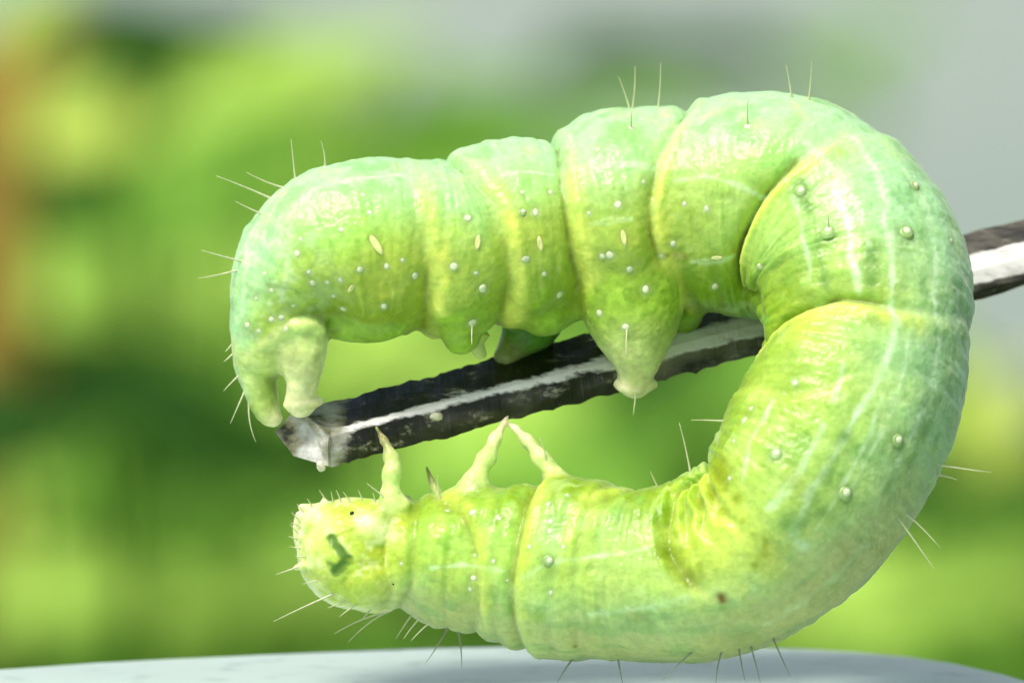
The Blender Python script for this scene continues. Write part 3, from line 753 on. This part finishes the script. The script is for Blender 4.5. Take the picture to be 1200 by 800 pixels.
# small markings on the skin
for a in [(845, 699, 5.5, (0.20, 0.11, 0.01), .95), (847, 703, 4, (0.20, 0.11, 0.01), .9), (782, 299, 3.5, (0.26, 0.20, 0.05), .8), (803, 301, 3.5, (0.26, 0.20, 0.05), .8), (793, 299, 4, (0.55, 0.40, 0.22), .6), (1068, 271, 6, (0.3, 0.5, 0.2), .5), (674, 757, 3, (0.2, 0.16, 0.02), .8),
          (600, 712, 8, (0.22, 0.42, 0.06), .6), (632, 722, 9, (0.26, 0.44, 0.06), .6), (745, 722, 9, (0.34, 0.38, 0.1), .5), (665, 780, 3, (0.2, 0.2, 0.04), .7), (870, 745, 12, (0.30, 0.34, 0.1), .5), (985, 178, 4, (0.45, 0.55, 0.1), .6), (975, 208, 5, (0.42, 0.50, 0.1), .6), (960, 212, 5, (0.46, 0.62, 0.2), .5),
          (960, 598, 12, (0.20, 0.36, 0.1), .6), (922, 610, 12, (0.16, 0.34, 0.08), .7), (930, 560, 16, (0.36, 0.44, 0.08), .5), (942, 640, 7, (0.66, 0.84, 0.62), .6), (934, 634, 4, (0.66, 0.84, 0.62), .6), (1130, 392, 10, (0.24, 0.44, 0.08), .6), (427, 256, 3, (0.5, 0.62, 0.06), .6), (545, 610, 5, (0.5, 0.4, 0.1), .4)]:
    spot(*a)

WARTS = [(433, 249, 3.5), (425, 228, 3), (400, 269, 3.5), (394, 257, 2.5), (348, 297, 4.5), (422, 316, 4.5), (453, 312, 3.5), (472, 305, 3), (487, 323, 3.8), (366, 332, 4), (384, 331, 3), (399, 328, 4), (402, 362, 5), (450, 359, 4), (391, 347, 3), (344, 358, 3), (330, 372, 4), (290, 381, 4.5), (318, 374, 3.5), (303, 388, 3.5), (362, 319, 3),
         (532, 312, 4.5), (566, 339, 5.2), (554, 378, 4.6), (558, 320, 2.8), (616, 304, 5), (656, 345, 5), (638, 321, 3.5), (628, 249, 4.5), (645, 225, 3), (612, 225, 3), (548, 255, 4), (715, 299, 5.5), (706, 300, 3.5), (738, 316, 4), (757, 339, 5), (702, 367, 4), (733, 383, 4.5), (724, 240, 4.6), (754, 213, 3), (690, 250, 3),
         (828, 245, 4.4), (789, 286, 4.5), (758, 340, 3), (838, 336, 4.5), (802, 239, 3), (891, 313, 3.6), (700, 175, 3.5), (775, 300, 3), (876, 148, 5), (740, 150, 5),
         (645, 610, 4), (665, 580, 3), (644, 622, 4), (642, 590, 3), (553, 600, 3.5), (583, 605, 3.5), (578, 657, 3), (555, 677, 3.5), (551, 690, 3), (585, 607, 2.5), (645, 694, 3.5), (595, 680, 2.5), (524, 598, 3), (556, 650, 2.5),
         (932, 448, 4.5), (880, 478, 3), (872, 492, 3.5), (860, 516, 3), (1115, 282, 3.5), (855, 560, 3), (620, 640, 2.5), (660, 640, 2.5), (300, 350, 3), (318, 340, 3), (310, 320, 3), (335, 385, 3), (470, 660, 2.5), (352, 280, 3)]
for x, y, r in WARTS:
    spot(x, y, r * 2.4, (0.20, 0.36, 0.03), .35); spot(x, y, r * 1.1, (0.66, 0.82, 0.44), .6)
for x, y, r in [(970, 271, 7), (1062, 272, 7.5), (938, 224, 6), (1072, 218, 5.5), (1052, 516, 6.5), (991, 578, 7), (909, 532, 6.5), (643, 657, 5.5)]:
    spot(x, y + 2, r * 2.0, (0.16, 0.36, 0.05), .55)

C[:, 0] *= 0.94; C[:, 2] *= 0.88
# ---- to metres
anchor = P(600, 470, rod_dep(600))
def to_world(q):
    q = np.asarray(q, float)
    sc = (DIST - q[:, 2] * K) / DIST
    d = np.array(FWD)[None] * DIST + np.array(RGT)[None] * ((q[:, 0] - 600) * K)[:, None] + np.array(UPV)[None] * ((400 + q[:, 1]) * K)[:, None]
    return np.array(CAM)[None] + d * sc[:, None]
cat = empty('caterpillar', anchor)
skin.vertices.foreach_set('co', (to_world(V) - np.array(anchor)).astype(np.float32).ravel())
at_c = skin.attributes.new('pigment_shade', 'FLOAT_COLOR', 'POINT')
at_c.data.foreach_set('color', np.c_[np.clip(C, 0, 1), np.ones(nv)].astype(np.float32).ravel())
skin.update()

def skin_mat():
    m, nt, b, _ = new_mat('caterpillar_skin')
    at_ = N(nt, 'ShaderNodeAttribute', attribute_name='pigment_shade')
    tc = N(nt, 'ShaderNodeTexCoord')
    n1 = N(nt, 'ShaderNodeTexNoise', Scale=5200.0, Detail=5.0, Roughness=0.6); nt.links.new(tc.outputs['Object'], n1.inputs['Vector'])
    n2 = N(nt, 'ShaderNodeTexNoise', Scale=16000.0, Detail=3.0); nt.links.new(tc.outputs['Object'], n2.inputs['Vector'])
    v1 = N(nt, 'ShaderNodeTexVoronoi', Scale=9000.0); nt.links.new(tc.outputs['Object'], v1.inputs['Vector'])
    r1 = ramp(nt, [(0.3, (0.86, 0.88, 0.84)), (0.7, (1.12, 1.10, 1.10))]); nt.links.new(n1.outputs[0], r1.inputs[0])
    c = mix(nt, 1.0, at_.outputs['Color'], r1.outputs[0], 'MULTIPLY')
    r2 = ramp(nt, [(0.62, (0, 0, 0)), (0.76, (1, 1, 1))]); nt.links.new(n2.outputs[0], r2.inputs[0])
    sp = N(nt, 'ShaderNodeMath', operation='MULTIPLY'); nt.links.new(r2.outputs[0], sp.inputs[0]); sp.inputs[1].default_value = 0.16
    c = mix(nt, sp.outputs[0], c, (0.72, 0.86, 0.50))
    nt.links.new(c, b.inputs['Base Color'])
    b.inputs['Roughness'].default_value = 0.33
    b.inputs['IOR'].default_value = 1.40
    b.inputs['Specular IOR Level'].default_value = 0.45
    b.subsurface_method = 'RANDOM_WALK'
    b.inputs['Subsurface Weight'].default_value = 0.8
    b.inputs['Sheen Weight'].default_value = 0.14; b.inputs['Sheen Roughness'].default_value = 0.35; b.inputs['Sheen Tint'].default_value = (0.9, 1, 0.85, 1)
    b.inputs['Subsurface Radius'].default_value = (0.55, 1.0, 0.30)
    b.inputs['Subsurface Scale'].default_value = 0.0006
    bp = N(nt, 'ShaderNodeBump', Strength=0.35, Distance=0.00002)
    nt.links.new(v1.outputs['Distance'], bp.inputs['Height'])
    bp2 = N(nt, 'ShaderNodeBump', Strength=0.35, Distance=0.00004)
    nt.links.new(n1.outputs[0], bp2.inputs['Height']); nt.links.new(bp.outputs[0], bp2.inputs['Normal'])
    nt.links.new(bp2.outputs[0], b.inputs['Normal'])
    return m
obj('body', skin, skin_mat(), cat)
tag(cat, 'plump mint green looper caterpillar arched in a loop around the dark rod', 'caterpillar')

# ---- warts, breathing holes, eye, bristles
def simple(name, col, rough=0.45, sss=0.0):
    m, nt, b, _ = new_mat(name)
    tc = N(nt, 'ShaderNodeTexCoord'); n1 = N(nt, 'ShaderNodeTexNoise', Scale=9000.0); nt.links.new(tc.outputs['Object'], n1.inputs['Vector'])
    r = ramp(nt, [(0.3, tuple(c * 0.85 for c in col)), (0.7, tuple(min(1, c * 1.1) for c in col))]); nt.links.new(n1.outputs[0], r.inputs[0])
    nt.links.new(r.outputs[0], b.inputs['Base Color']); b.inputs['Roughness'].default_value = rough
    if sss:
        b.inputs['Subsurface Weight'].default_value = sss; b.inputs['Subsurface Radius'].default_value = (0.6, 1, 0.4); b.inputs['Subsurface Scale'].default_value = 0.0002
    return m
M_WART = simple('wart_skin', (0.68, 0.84, 0.48), 0.5, 0.5)
M_RING = simple('wart_base', (0.30, 0.50, 0.15), 0.4, 0.3)
M_HAIR = simple('bristle_horn', (0.55, 0.60, 0.34), 0.35)
M_DHAIR = simple('dark_silhouette_bristle', (0.24, 0.27, 0.17), 0.4)  # pale bristles painted dark as silhouettes on the bright table; one is brown
M_EYE = simple('eye_black', (0.02, 0.03, 0.01), 0.12)
M_SPI = simple('spiracle_rim', (0.72, 0.80, 0.30), 0.5, 0.4)

def dome_mesh(name, prof, seg=14):
    v, f = [], []
    for r, z in prof:
        for k in range(seg):
            a = 2 * math.pi * k / seg; v.append((r * math.cos(a), r * math.sin(a), z))
    for i in range(len(prof) - 1):
        for k in range(seg):
            f.append((i * seg + k, i * seg + (k + 1) % seg, (i + 1) * seg + (k + 1) % seg, (i + 1) * seg + k))
    f.append(tuple((len(prof) - 1) * seg + k for k in range(seg)))
    return mesh_py(name, v, f)
ME_WART = dome_mesh('wart', [(1.25, -0.6), (1.05, 0.05), (0.95, 0.45), (0.65, 0.85), (0.25, 1.02), (0.05, 1.04)]); ME_WART.materials.append(M_WART)
ME_RING = dome_mesh('wart_base', [(1.5, -0.5), (1.15, 0.06), (0.85, 0.22), (0.55, 0.18), (0.1, 0.14)]); ME_RING.materials.append(M_RING)
def place(name, me, x, y, r, lift=0.0, stretch=(1, 1, 1), spin=0.0, mat=None):
    loc, nor = hit(x, y)
    if loc is None: return None
    w0 = Vector(to_world(np.array([loc + nor * lift]))[0]); w1 = Vector(to_world(np.array([loc + nor * (lift + 5)]))[0])
    o = bpy.data.objects.new(name, me); COL.objects.link(o); o.parent = cat
    z = (w1 - w0).normalized()
    q = z.to_track_quat('Z', 'Y')
    o.matrix_basis = Matrix.Translation(w0 - cat.location) @ q.to_matrix().to_4x4() @ Matrix.Rotation(spin, 4, 'Z') @ Matrix.Diagonal((*[r * K * s for s in stretch], 1))
    for p in me.polygons: p.use_smooth = True
    return o
for x, y, r in WARTS: place('wart', ME_WART, x, y, r * 0.9, lift=-0.5, stretch=(random.uniform(.85, 1.2), random.uniform(.85, 1.2), 0.36))
for x, y, r in [(970, 271, 7), (1062, 272, 7.5), (938, 224, 6), (1072, 218, 5.5), (1052, 516, 6.5), (991, 578, 7), (909, 532, 6.5), (643, 657, 5.5), (612, 249, 4)]:
    place('wart_base', ME_RING, x, y, r, lift=0.3); place('wart', ME_WART, x + 1, y - 1, r * 0.72, lift=0.3, stretch=(1, 1, 0.6))
ME_SPI = dome_mesh('spiracle', [(1.2, -0.5), (1.0, 0.2), (0.85, 0.5), (0.6, 0.55), (0.3, 0.25), (0.05, 0.2)]); ME_SPI.materials.append(M_SPI)
for x, y, L, W, sp in [(440, 285, 13, 4, -0.55), (560, 284, 8, 3, 0.1), (633, 286, 8, 3, -0.2), (731, 278, 9, 3, -0.2), (412, 337, 6, 2.6, 0.4), (840, 302, 7, 2.2, 1.4)]:
    o = place('spiracle', ME_SPI, x, y, 1.0, lift=0.2, stretch=(W, L, 3.0))
    if o:
        # long axis follows the picture's vertical, turned by sp
        z = o.matrix_basis.to_3x3().col[2].normalized()
        up = (UPV * math.cos(sp) + RGT * math.sin(sp)); up = (up - z * up.dot(z)).normalized(); xx = up.cross(z)
        R3 = Matrix((xx, up, z)).transposed()
        o.matrix_basis = Matrix.Translation(o.matrix_basis.translation) @ R3.to_4x4() @ Matrix.Diagonal((W * K, L * K, 2.2 * K, 1))
ME_EYE = dome_mesh('eye', [(1.1, -0.6), (1.0, 0.1), (0.8, 0.5), (0.45, 0.8), (0.1, 0.9)]); ME_EYE.materials.append(M_EYE)
for x, y, r in [(412.5, 601, 2.6), (461, 684, 1.2)]:
    place('eye', ME_EYE, x, y, r, lift=0.3)

def bristle(x0, y0, x1, y1, bend=0.0, dark=False, inner=False, r=1.35, dep1=None):
    """a hair from the skin at (x0, y0) out to (x1, y1)"""
    loc, nor = hit(x0, y0)
    if loc is None:
        # just outside the outline: walk towards the body's spine until the skin is met
        k = np.argmin((CEN[:, 0] - x0) ** 2 + (CEN[:, 1] + y0) ** 2); cx, cy = CEN[k, 0], -CEN[k, 1]
        for t in np.linspace(0.02, 0.5, 40):
            loc, nor = hit(x0 + (cx - x0) * t, y0 + (cy - y0) * t)
            if loc is not None: break
        if loc is None: return
    bend = bend + random.uniform(-.10, .10)
    a = np.array(loc); b = np.array([x1, -y1, a[2] + (dep1 if dep1 is not None else (14 if inner else 4))])
    a = a - np.array(nor) * 1.5
    ax = b - a; L = np.linalg.norm(ax); side = np.cross(ax / L, (0, 0, 1)); side /= np.linalg.norm(side) + 1e-9
    pts, n, seg = [], 9, 6
    v, f = [], []
    up = np.cross(side, ax / L)
    for i in range(n):
        t = i / (n - 1)
        c = a + ax * t + side * bend * L * (t * t - t) * -1
        rad_ = r * 0.95 * (1 - 0.78 * t) * (1.35 if i == 0 else 1)
        for k in range(seg):
            an = 2 * math.pi * k / seg
            v.append(c + rad_ * (math.cos(an) * side + math.sin(an) * up))
    for i in range(n - 1):
        for k in range(seg):
            f.append((i * seg + k, i * seg + (k + 1) % seg, (i + 1) * seg + (k + 1) % seg, (i + 1) * seg + k))
    f.append(tuple((n - 1) * seg + k for k in range(seg)))
    w = to_world(np.array(v)) - np.array(anchor)
    me = mesh_py('bristle', w, f)
    obj('bristle', me, M_DHAIR if dark else M_HAIR, cat)
for h in [(342, 201, 341, 163), (380, 190, 376, 165, .1), (330, 215, 289, 202, -.2), (314, 228, 253, 206), (306, 250, 276, 236), (283, 306, 236, 293), (278, 316, 232, 326), (279, 440, 262, 458), (283, 462, 270, 496), (288, 478, 300, 518, .2), (270, 402, 264, 412), (272, 414, 262, 424),
          (738, 127, 725, 90), (741, 127, 744, 78), (771, 126, 774, 74), (928, 114, 921, 76), (948, 117, 951, 72), (842, 490, 810, 492), (806, 548, 796, 495, .1), (770, 556, 762, 552), (1100, 545, 1162, 553, .06), (1098, 556, 1122, 562), (1062, 602, 1102, 642), (1053, 606, 1096, 668, .05),
          (392, 696, 320, 728, .08), (455, 718, 392, 742, .12), (457, 720, 408, 752, .1), (482, 722, 464, 748, .06), (492, 724, 473, 748), (506, 728, 482, 750), (420, 708, 398, 722), (405, 704, 384, 712), (350, 664, 323, 673, .08), (372, 680, 354, 684), (352, 612, 342, 600), (350, 625, 340, 614), (356, 600, 348, 590), (382, 584, 374, 574), (400, 588, 394, 574), (412, 588, 402, 576),
          (352, 618, 341, 612), (349, 632, 338, 628), (352, 642, 340, 640), (358, 652, 346, 652), (366, 594, 360, 584), (390, 588, 388, 576), (425, 586, 420, 574), (440, 588, 437, 577), (412, 706, 400, 712), (436, 714, 424, 726), (745, 462, 742, 486), (612, 510, 632, 530), (640, 540, 632, 512, .1), (515, 585, 512, 556), (450, 582, 430, 566)]:
    bristle(*h)
for h in [(735, 384, 734, 417), (554, 378, 553, 404), (402, 361, 413, 327), (876, 147, 877, 113), (740, 150, 741, 126), (970, 268, 971, 252)]:
    bristle(*h, inner=True)
for h in [(672, 772, 652, 802, .05), (724, 772, 730, 802, .1), (812, 764, 776, 797), (846, 764, 839, 803, .06), (866, 760, 873, 797), (880, 757, 891, 799), (906, 748, 926, 792), (524, 744, 499, 776), (536, 746, 541, 783), (797, 140, 816, 161)]:
    bristle(*h, dark=True)

# ------------------------------------------------------------------ blurred plants behind
def leaf_mat(name, col, trans):
    m, nt, b, out = new_mat(name)
    tc = N(nt, 'ShaderNodeTexCoord'); n1 = N(nt, 'ShaderNodeTexNoise', Scale=4.0, Detail=5.0); nt.links.new(tc.outputs['Object'], n1.inputs['Vector'])
    r = ramp(nt, [(0.3, tuple(c * 0.75 for c in col)), (0.7, tuple(c * 1.2 for c in col))]); nt.links.new(n1.outputs[0], r.inputs[0])
    nt.links.new(r.outputs[0], b.inputs['Base Color']); b.inputs['Roughness'].default_value = 0.75; b.inputs['Specular IOR Level'].default_value = 0.2
    tr = N(nt, 'ShaderNodeBsdfTranslucent'); tr.inputs[0].default_value = (*trans, 1)
    mx = N(nt, 'ShaderNodeMixShader'); mx.inputs[0].default_value = 0.3
    nt.links.new(b.outputs[0], mx.inputs[1]); nt.links.new(tr.outputs[0], mx.inputs[2]); nt.links.new(mx.outputs[0], out.inputs[0])
    return m
LM = {'yellow': leaf_mat('leaf_yellow', (0.54, 0.70, 0.12), (0.6, 0.76, 0.12)), 'lime': leaf_mat('leaf_lime', (0.46, 0.74, 0.12), (0.5, 0.78, 0.12)),
      'mid': leaf_mat('leaf_mid', (0.20, 0.44, 0.05), (0.24, 0.5, 0.05)), 'dark': leaf_mat('leaf_dark_shaded', (0.016, 0.075, 0.003), (0.02, 0.09, 0.004)), 'brown': leaf_mat('leaf_dry', (0.50, 0.36, 0.07), (0.5, 0.36, 0.07))}  # dark leaves carry the shade of inner foliage in their colour
M_BARK, _nt, _b, _ = new_mat('shrub_bark')
_tc = N(_nt, 'ShaderNodeTexCoord'); _n = N(_nt, 'ShaderNodeTexNoise', Scale=60.0, Detail=6.0); _nt.links.new(_tc.outputs['Object'], _n.inputs['Vector'])
_r = ramp(_nt, [(0.3, (0.10, 0.07, 0.03)), (0.7, (0.26, 0.17, 0.06))]); _nt.links.new(_n.outputs[0], _r.inputs[0]); _nt.links.new(_r.outputs[0], _b.inputs['Base Color'])
_b.inputs['Roughness'].default_value = 0.8

def leaf_mesh(mat):
    """pointed leaf, unit length along +Y, folded along the midrib and arched"""
    v, f = [], []
    n = 8
    for i in range(n + 1):
        t = i / n; w = 0.30 * math.sin(math.pi * min(1, t * 0.94 + 0.03)) ** 0.8 * (1.15 - 0.45 * t)
        if i == n: w = 0.004
        z = 0.16 * math.sin(math.pi * t * 0.9) - 0.10 * t * t
        for k, s in enumerate((-1, -0.5, 0, 0.5, 1)):
            v.append((w * s, t, z + abs(s) * w * 0.35 + 0.012 * math.sin(9 * t + s)))
    for i in range(n):
        for k in range(4):
            a = i * 5 + k; f.append((a, a + 1, a + 6, a + 5))
    me = mesh_py('leaf', v, f); me.materials.append(mat)
    for p in me.polygons: p.use_smooth = True
    return me
LEAF_ME = {k: leaf_mesh(m) for k, m in LM.items()}

def tube_mesh(name, pts, r0, r1, seg=8):
    v, f = [], []
    n = len(pts)
    for i, p in enumerate(pts):
        t = (pts[min(i + 1, n - 1)] - pts[max(i - 1, 0)]).normalized()
        a = t.orthogonal().normalized(); b = t.cross(a)
        r = r0 + (r1 - r0) * i / (n - 1)
        for k in range(seg):
            an = 2 * math.pi * k / seg; v.append(p + r * (math.cos(an) * a + math.sin(an) * b))
    for i in range(n - 1):
        for k in range(seg): f.append((i * seg + k, i * seg + (k + 1) % seg, (i + 1) * seg + (k + 1) % seg, (i + 1) * seg + k))
    f.append(tuple(range(seg))[::-1]); f.append(tuple((n - 1) * seg + k for k in range(seg)))
    return mesh_py(name, v, f)

def leaf_at(root, centre, length, width, direction, normal, kind):
    o = bpy.data.objects.new('leaf', LEAF_ME[kind]); COL.objects.link(o); o.parent = root
    y = Vector(direction).normalized(); z = Vector(normal); z = (z - y * z.dot(y)).normalized(); x = y.cross(z)
    R = Matrix((x, y, z)).transposed().to_4x4()
    base = centre - y * length / 2
    o.matrix_basis = Matrix.Translation(base - root.location) @ R @ Matrix.Diagonal((width / 0.6, length, length * 0.8, 1))
    return o
def px_leaf(root, x, y, w, h, ang, kind, dist, tilt=0.5):
    """a leaf seen around a photo pixel: length w and width h in pixels, turned by ang (counter-clockwise)"""
    s = K * dist / DIST
    d = RGT * math.cos(rad(ang)) + UPV * math.sin(rad(ang))
    nrm = -FWD * (1 - tilt) + UPV * tilt + RGT * random.uniform(-.4, 0)
    c = at(x, y, dist)
    leaf_at(root, c, w * s, h * s, d + FWD * random.uniform(-.3, .3), nrm, kind)
    return c

def shrub(name, label, base_px, dist, leaves, group=None, filler=()):
    b = at(*base_px, dist); root = empty(name, (b.x, b.y, 0.0))
    cs = []
    for (x, y, w, h, ang, kind, dd) in leaves: cs.append(px_leaf(root, x, y, w, h, ang, kind, dist + dd))
    # main stem from the ground to the crown and a twig to each leaf
    top = max(c.z for c in cs); fork = Vector((b.x, b.y, min(c.z for c in cs) - 0.04))
    stem = [Vector((b.x, b.y, 0)).lerp(fork, t) + Vector((0.006 * math.sin(5 * t), 0.006 * math.cos(4 * t), 0)) for t in np.linspace(0, 1, 8)]
    obj('stem', tube_mesh('stem', [p - root.location for p in stem], 0.005, 0.003), LM['mid'], root)
    for c in cs:
        mid = fork.lerp(c, 0.5) + Vector((0, 0.02, -0.02))
        obj('twig', tube_mesh('twig', [p - root.location for p in (fork, fork.lerp(mid, .5) + Vector((0, .008, 0)), mid, mid.lerp(c, .6), c + Vector((0, .006, 0)))], 0.0010, 0.0005, 6), LM['mid'], root)
    tag(root, label, 'shrub', group)

shrub('leafy_shrub', 'lime and yellow leaved shrub blurred behind the tail of the caterpillar', (150, 800), 0.95,
      [(110, 172, 200, 110, 5, 'yellow', -.05), (320, 115, 290, 100, 20, 'lime', -.08), (290, 130, 200, 70, 15, 'lime', -.10), (440, 80, 180, 55, 18, 'lime', .0), (130, 380, 360, 120, -4, 'lime', -.04), (300, 360, 280, 130, 6, 'lime', 0), (210, 255, 280, 150, 30, 'mid', .1),
       (40, 20, 150, 70, 40, 'lime', .1), (95, 320, 200, 90, -20, 'mid', .08), (330, 210, 240, 90, -10, 'mid', .15), (120, 725, 340, 110, 3, 'lime', -.05), (310, 715, 300, 110, 10, 'lime', -.03), (420, 660, 260, 90, 10, 'mid', .05),
       (30, 620, 150, 130, 60, 'yellow', .05), (240, 640, 260, 100, 20, 'mid', .1), (300, 480, 300, 110, -12, 'mid', .12),
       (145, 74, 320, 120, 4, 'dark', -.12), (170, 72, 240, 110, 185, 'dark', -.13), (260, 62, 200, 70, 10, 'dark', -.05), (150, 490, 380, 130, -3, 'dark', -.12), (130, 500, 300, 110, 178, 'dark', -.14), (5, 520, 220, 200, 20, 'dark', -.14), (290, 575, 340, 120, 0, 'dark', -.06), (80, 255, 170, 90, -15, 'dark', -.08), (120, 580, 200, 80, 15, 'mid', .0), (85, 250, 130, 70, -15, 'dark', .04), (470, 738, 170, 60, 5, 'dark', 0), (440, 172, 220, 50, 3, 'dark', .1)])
shrub('leafy_shrub', 'mid green shrub blurred between the loop of the caterpillar and the rod', (640, 800), 1.0,
      [(460, 430, 280, 120, 15, 'lime', 0), (620, 520, 380, 130, 10, 'lime', .02), (790, 500, 260, 110, -15, 'mid', .02), (700, 600, 420, 160, 0, 'mid', .08), (560, 330, 400, 200, 0, 'mid', .12), (520, 620, 360, 150, 25, 'mid', .1), (720, 330, 300, 200, 20, 'mid', .15),
       (560, 150, 260, 70, 25, 'mid', .14), (640, 210, 330, 120, -8, 'mid', .14), (860, 640, 360, 200, 10, 'mid', .1), (780, 100, 260, 90, 4, 'dark', .3), (690, 70, 130, 70, 30, 'dark', .35), (880, 80, 160, 60, -20, 'dark', .35), (780, 150, 200, 60, 0, 'mid', .2), (960, 110, 220, 60, -30, 'mid', .4), (1040, 60, 160, 50, 20, 'mid', .5), (790, 470, 240, 110, 30, 'dark', .0), (850, 560, 200, 100, 60, 'dark', .02)])
shrub('leafy_shrub', 'shrub with one bright yellow leaf blurred behind the bend of the caterpillar', (1120, 820), 0.98,
      [(1165, 490, 150, 110, 60, 'yellow', -.03), (1190, 520, 90, 80, 30, 'yellow', 0), (1100, 720, 300, 110, 8, 'lime', -.02), (1220, 690, 220, 130, -20, 'lime', .02), (1080, 598, 260, 100, 0, 'dark', -.02), (1190, 600, 220, 70, 10, 'dark', .02), (980, 700, 280, 150, 0, 'lime', .08), (1020, 540, 240, 140, 30, 'mid', .12), (940, 450, 260, 160, 10, 'mid', .15), (1140, 760, 160, 50, 0, 'mid', .03), (1170, 640, 240, 60, 0, 'mid', .06)])

def dry_stem():
    d = 0.82
    root = empty('dry_stalk', at(-60, 900, d)); root.location.z = 0
    pts = [Vector((root.location.x, root.location.y, 0)), at(-90, 900, d), at(-70, 620, d), at(-20, 460, d), at(5, 300, d), at(-8, 160, d), at(20, 60, d)]
    obj('stem', tube_mesh('stem', [p - root.location for p in pts], 0.004, 0.0022, 10), LM['brown'], root)
    for (x, y, w, h, ang, k) in [(16, 215, 250, 110, 80, 'brown'), (26, 340, 250, 100, 95, 'brown'), (44, 105, 190, 80, 60, 'brown'), (8, 430, 170, 90, 80, 'brown'), (-10, 120, 170, 100, 100, 'brown'), (0, 300, 240, 120, 88, 'brown')]:
        px_leaf(root, x, y, w, h, ang, k, d + .01)
    tag(root, 'dry brown stalk with withered leaves blurred beside the lime shrub', 'plant')
dry_stem()

def hedge():
    """a dark mass of small leaves behind the shrubs, too many to count"""
    rng = random.Random(11)
    v, f, mi = [], [], []
    kinds = ['mid', 'dark', 'lime']
    def one(p, L, ang, tilt, m):
        d = RGT * math.cos(ang) + UPV * math.sin(ang); d = (d + FWD * rng.uniform(-.6, .6)).normalized()
        nrm = (-FWD + UPV * tilt + RGT * rng.uniform(-.5, .5)).normalized(); s = d.cross(nrm).normalized()
        b = len(v)
        v.extend([p - d * L, p - d * L * .2 + s * L * .42, p + d * L, p - d * L * .2 - s * L * .42 ]); f.append((b, b + 1, b + 2, b + 3)); mi.append(m)
    for _ in range(5200):
        x = rng.uniform(-900, 2100); y = rng.uniform(60, 1500)
        edge = 200 + 30 * math.sin(x / 90.0) if x < 700 else 230 + 0.5 * (x - 700) if x < 1080 else 520
        if x < 330: edge = 40
        if y < edge + rng.uniform(-25, 25): continue
        dist = 1.55 + rng.uniform(-.12, .16)
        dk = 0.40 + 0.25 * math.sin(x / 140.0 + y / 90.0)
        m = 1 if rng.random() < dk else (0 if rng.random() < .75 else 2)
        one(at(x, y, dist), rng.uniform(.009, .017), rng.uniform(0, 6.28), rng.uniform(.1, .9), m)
    me = mesh_py('hedge', v, f)
    for k in kinds: me.materials.append(LM[k])
    me.polygons.foreach_set('material_index', mi)
    o = obj('hedge', me, None, smooth=False); o['kind'] = 'stuff'
    o['label'] = 'dark green hedge foliage blurred behind the shrubs'; o['category'] = 'hedge'
hedge()
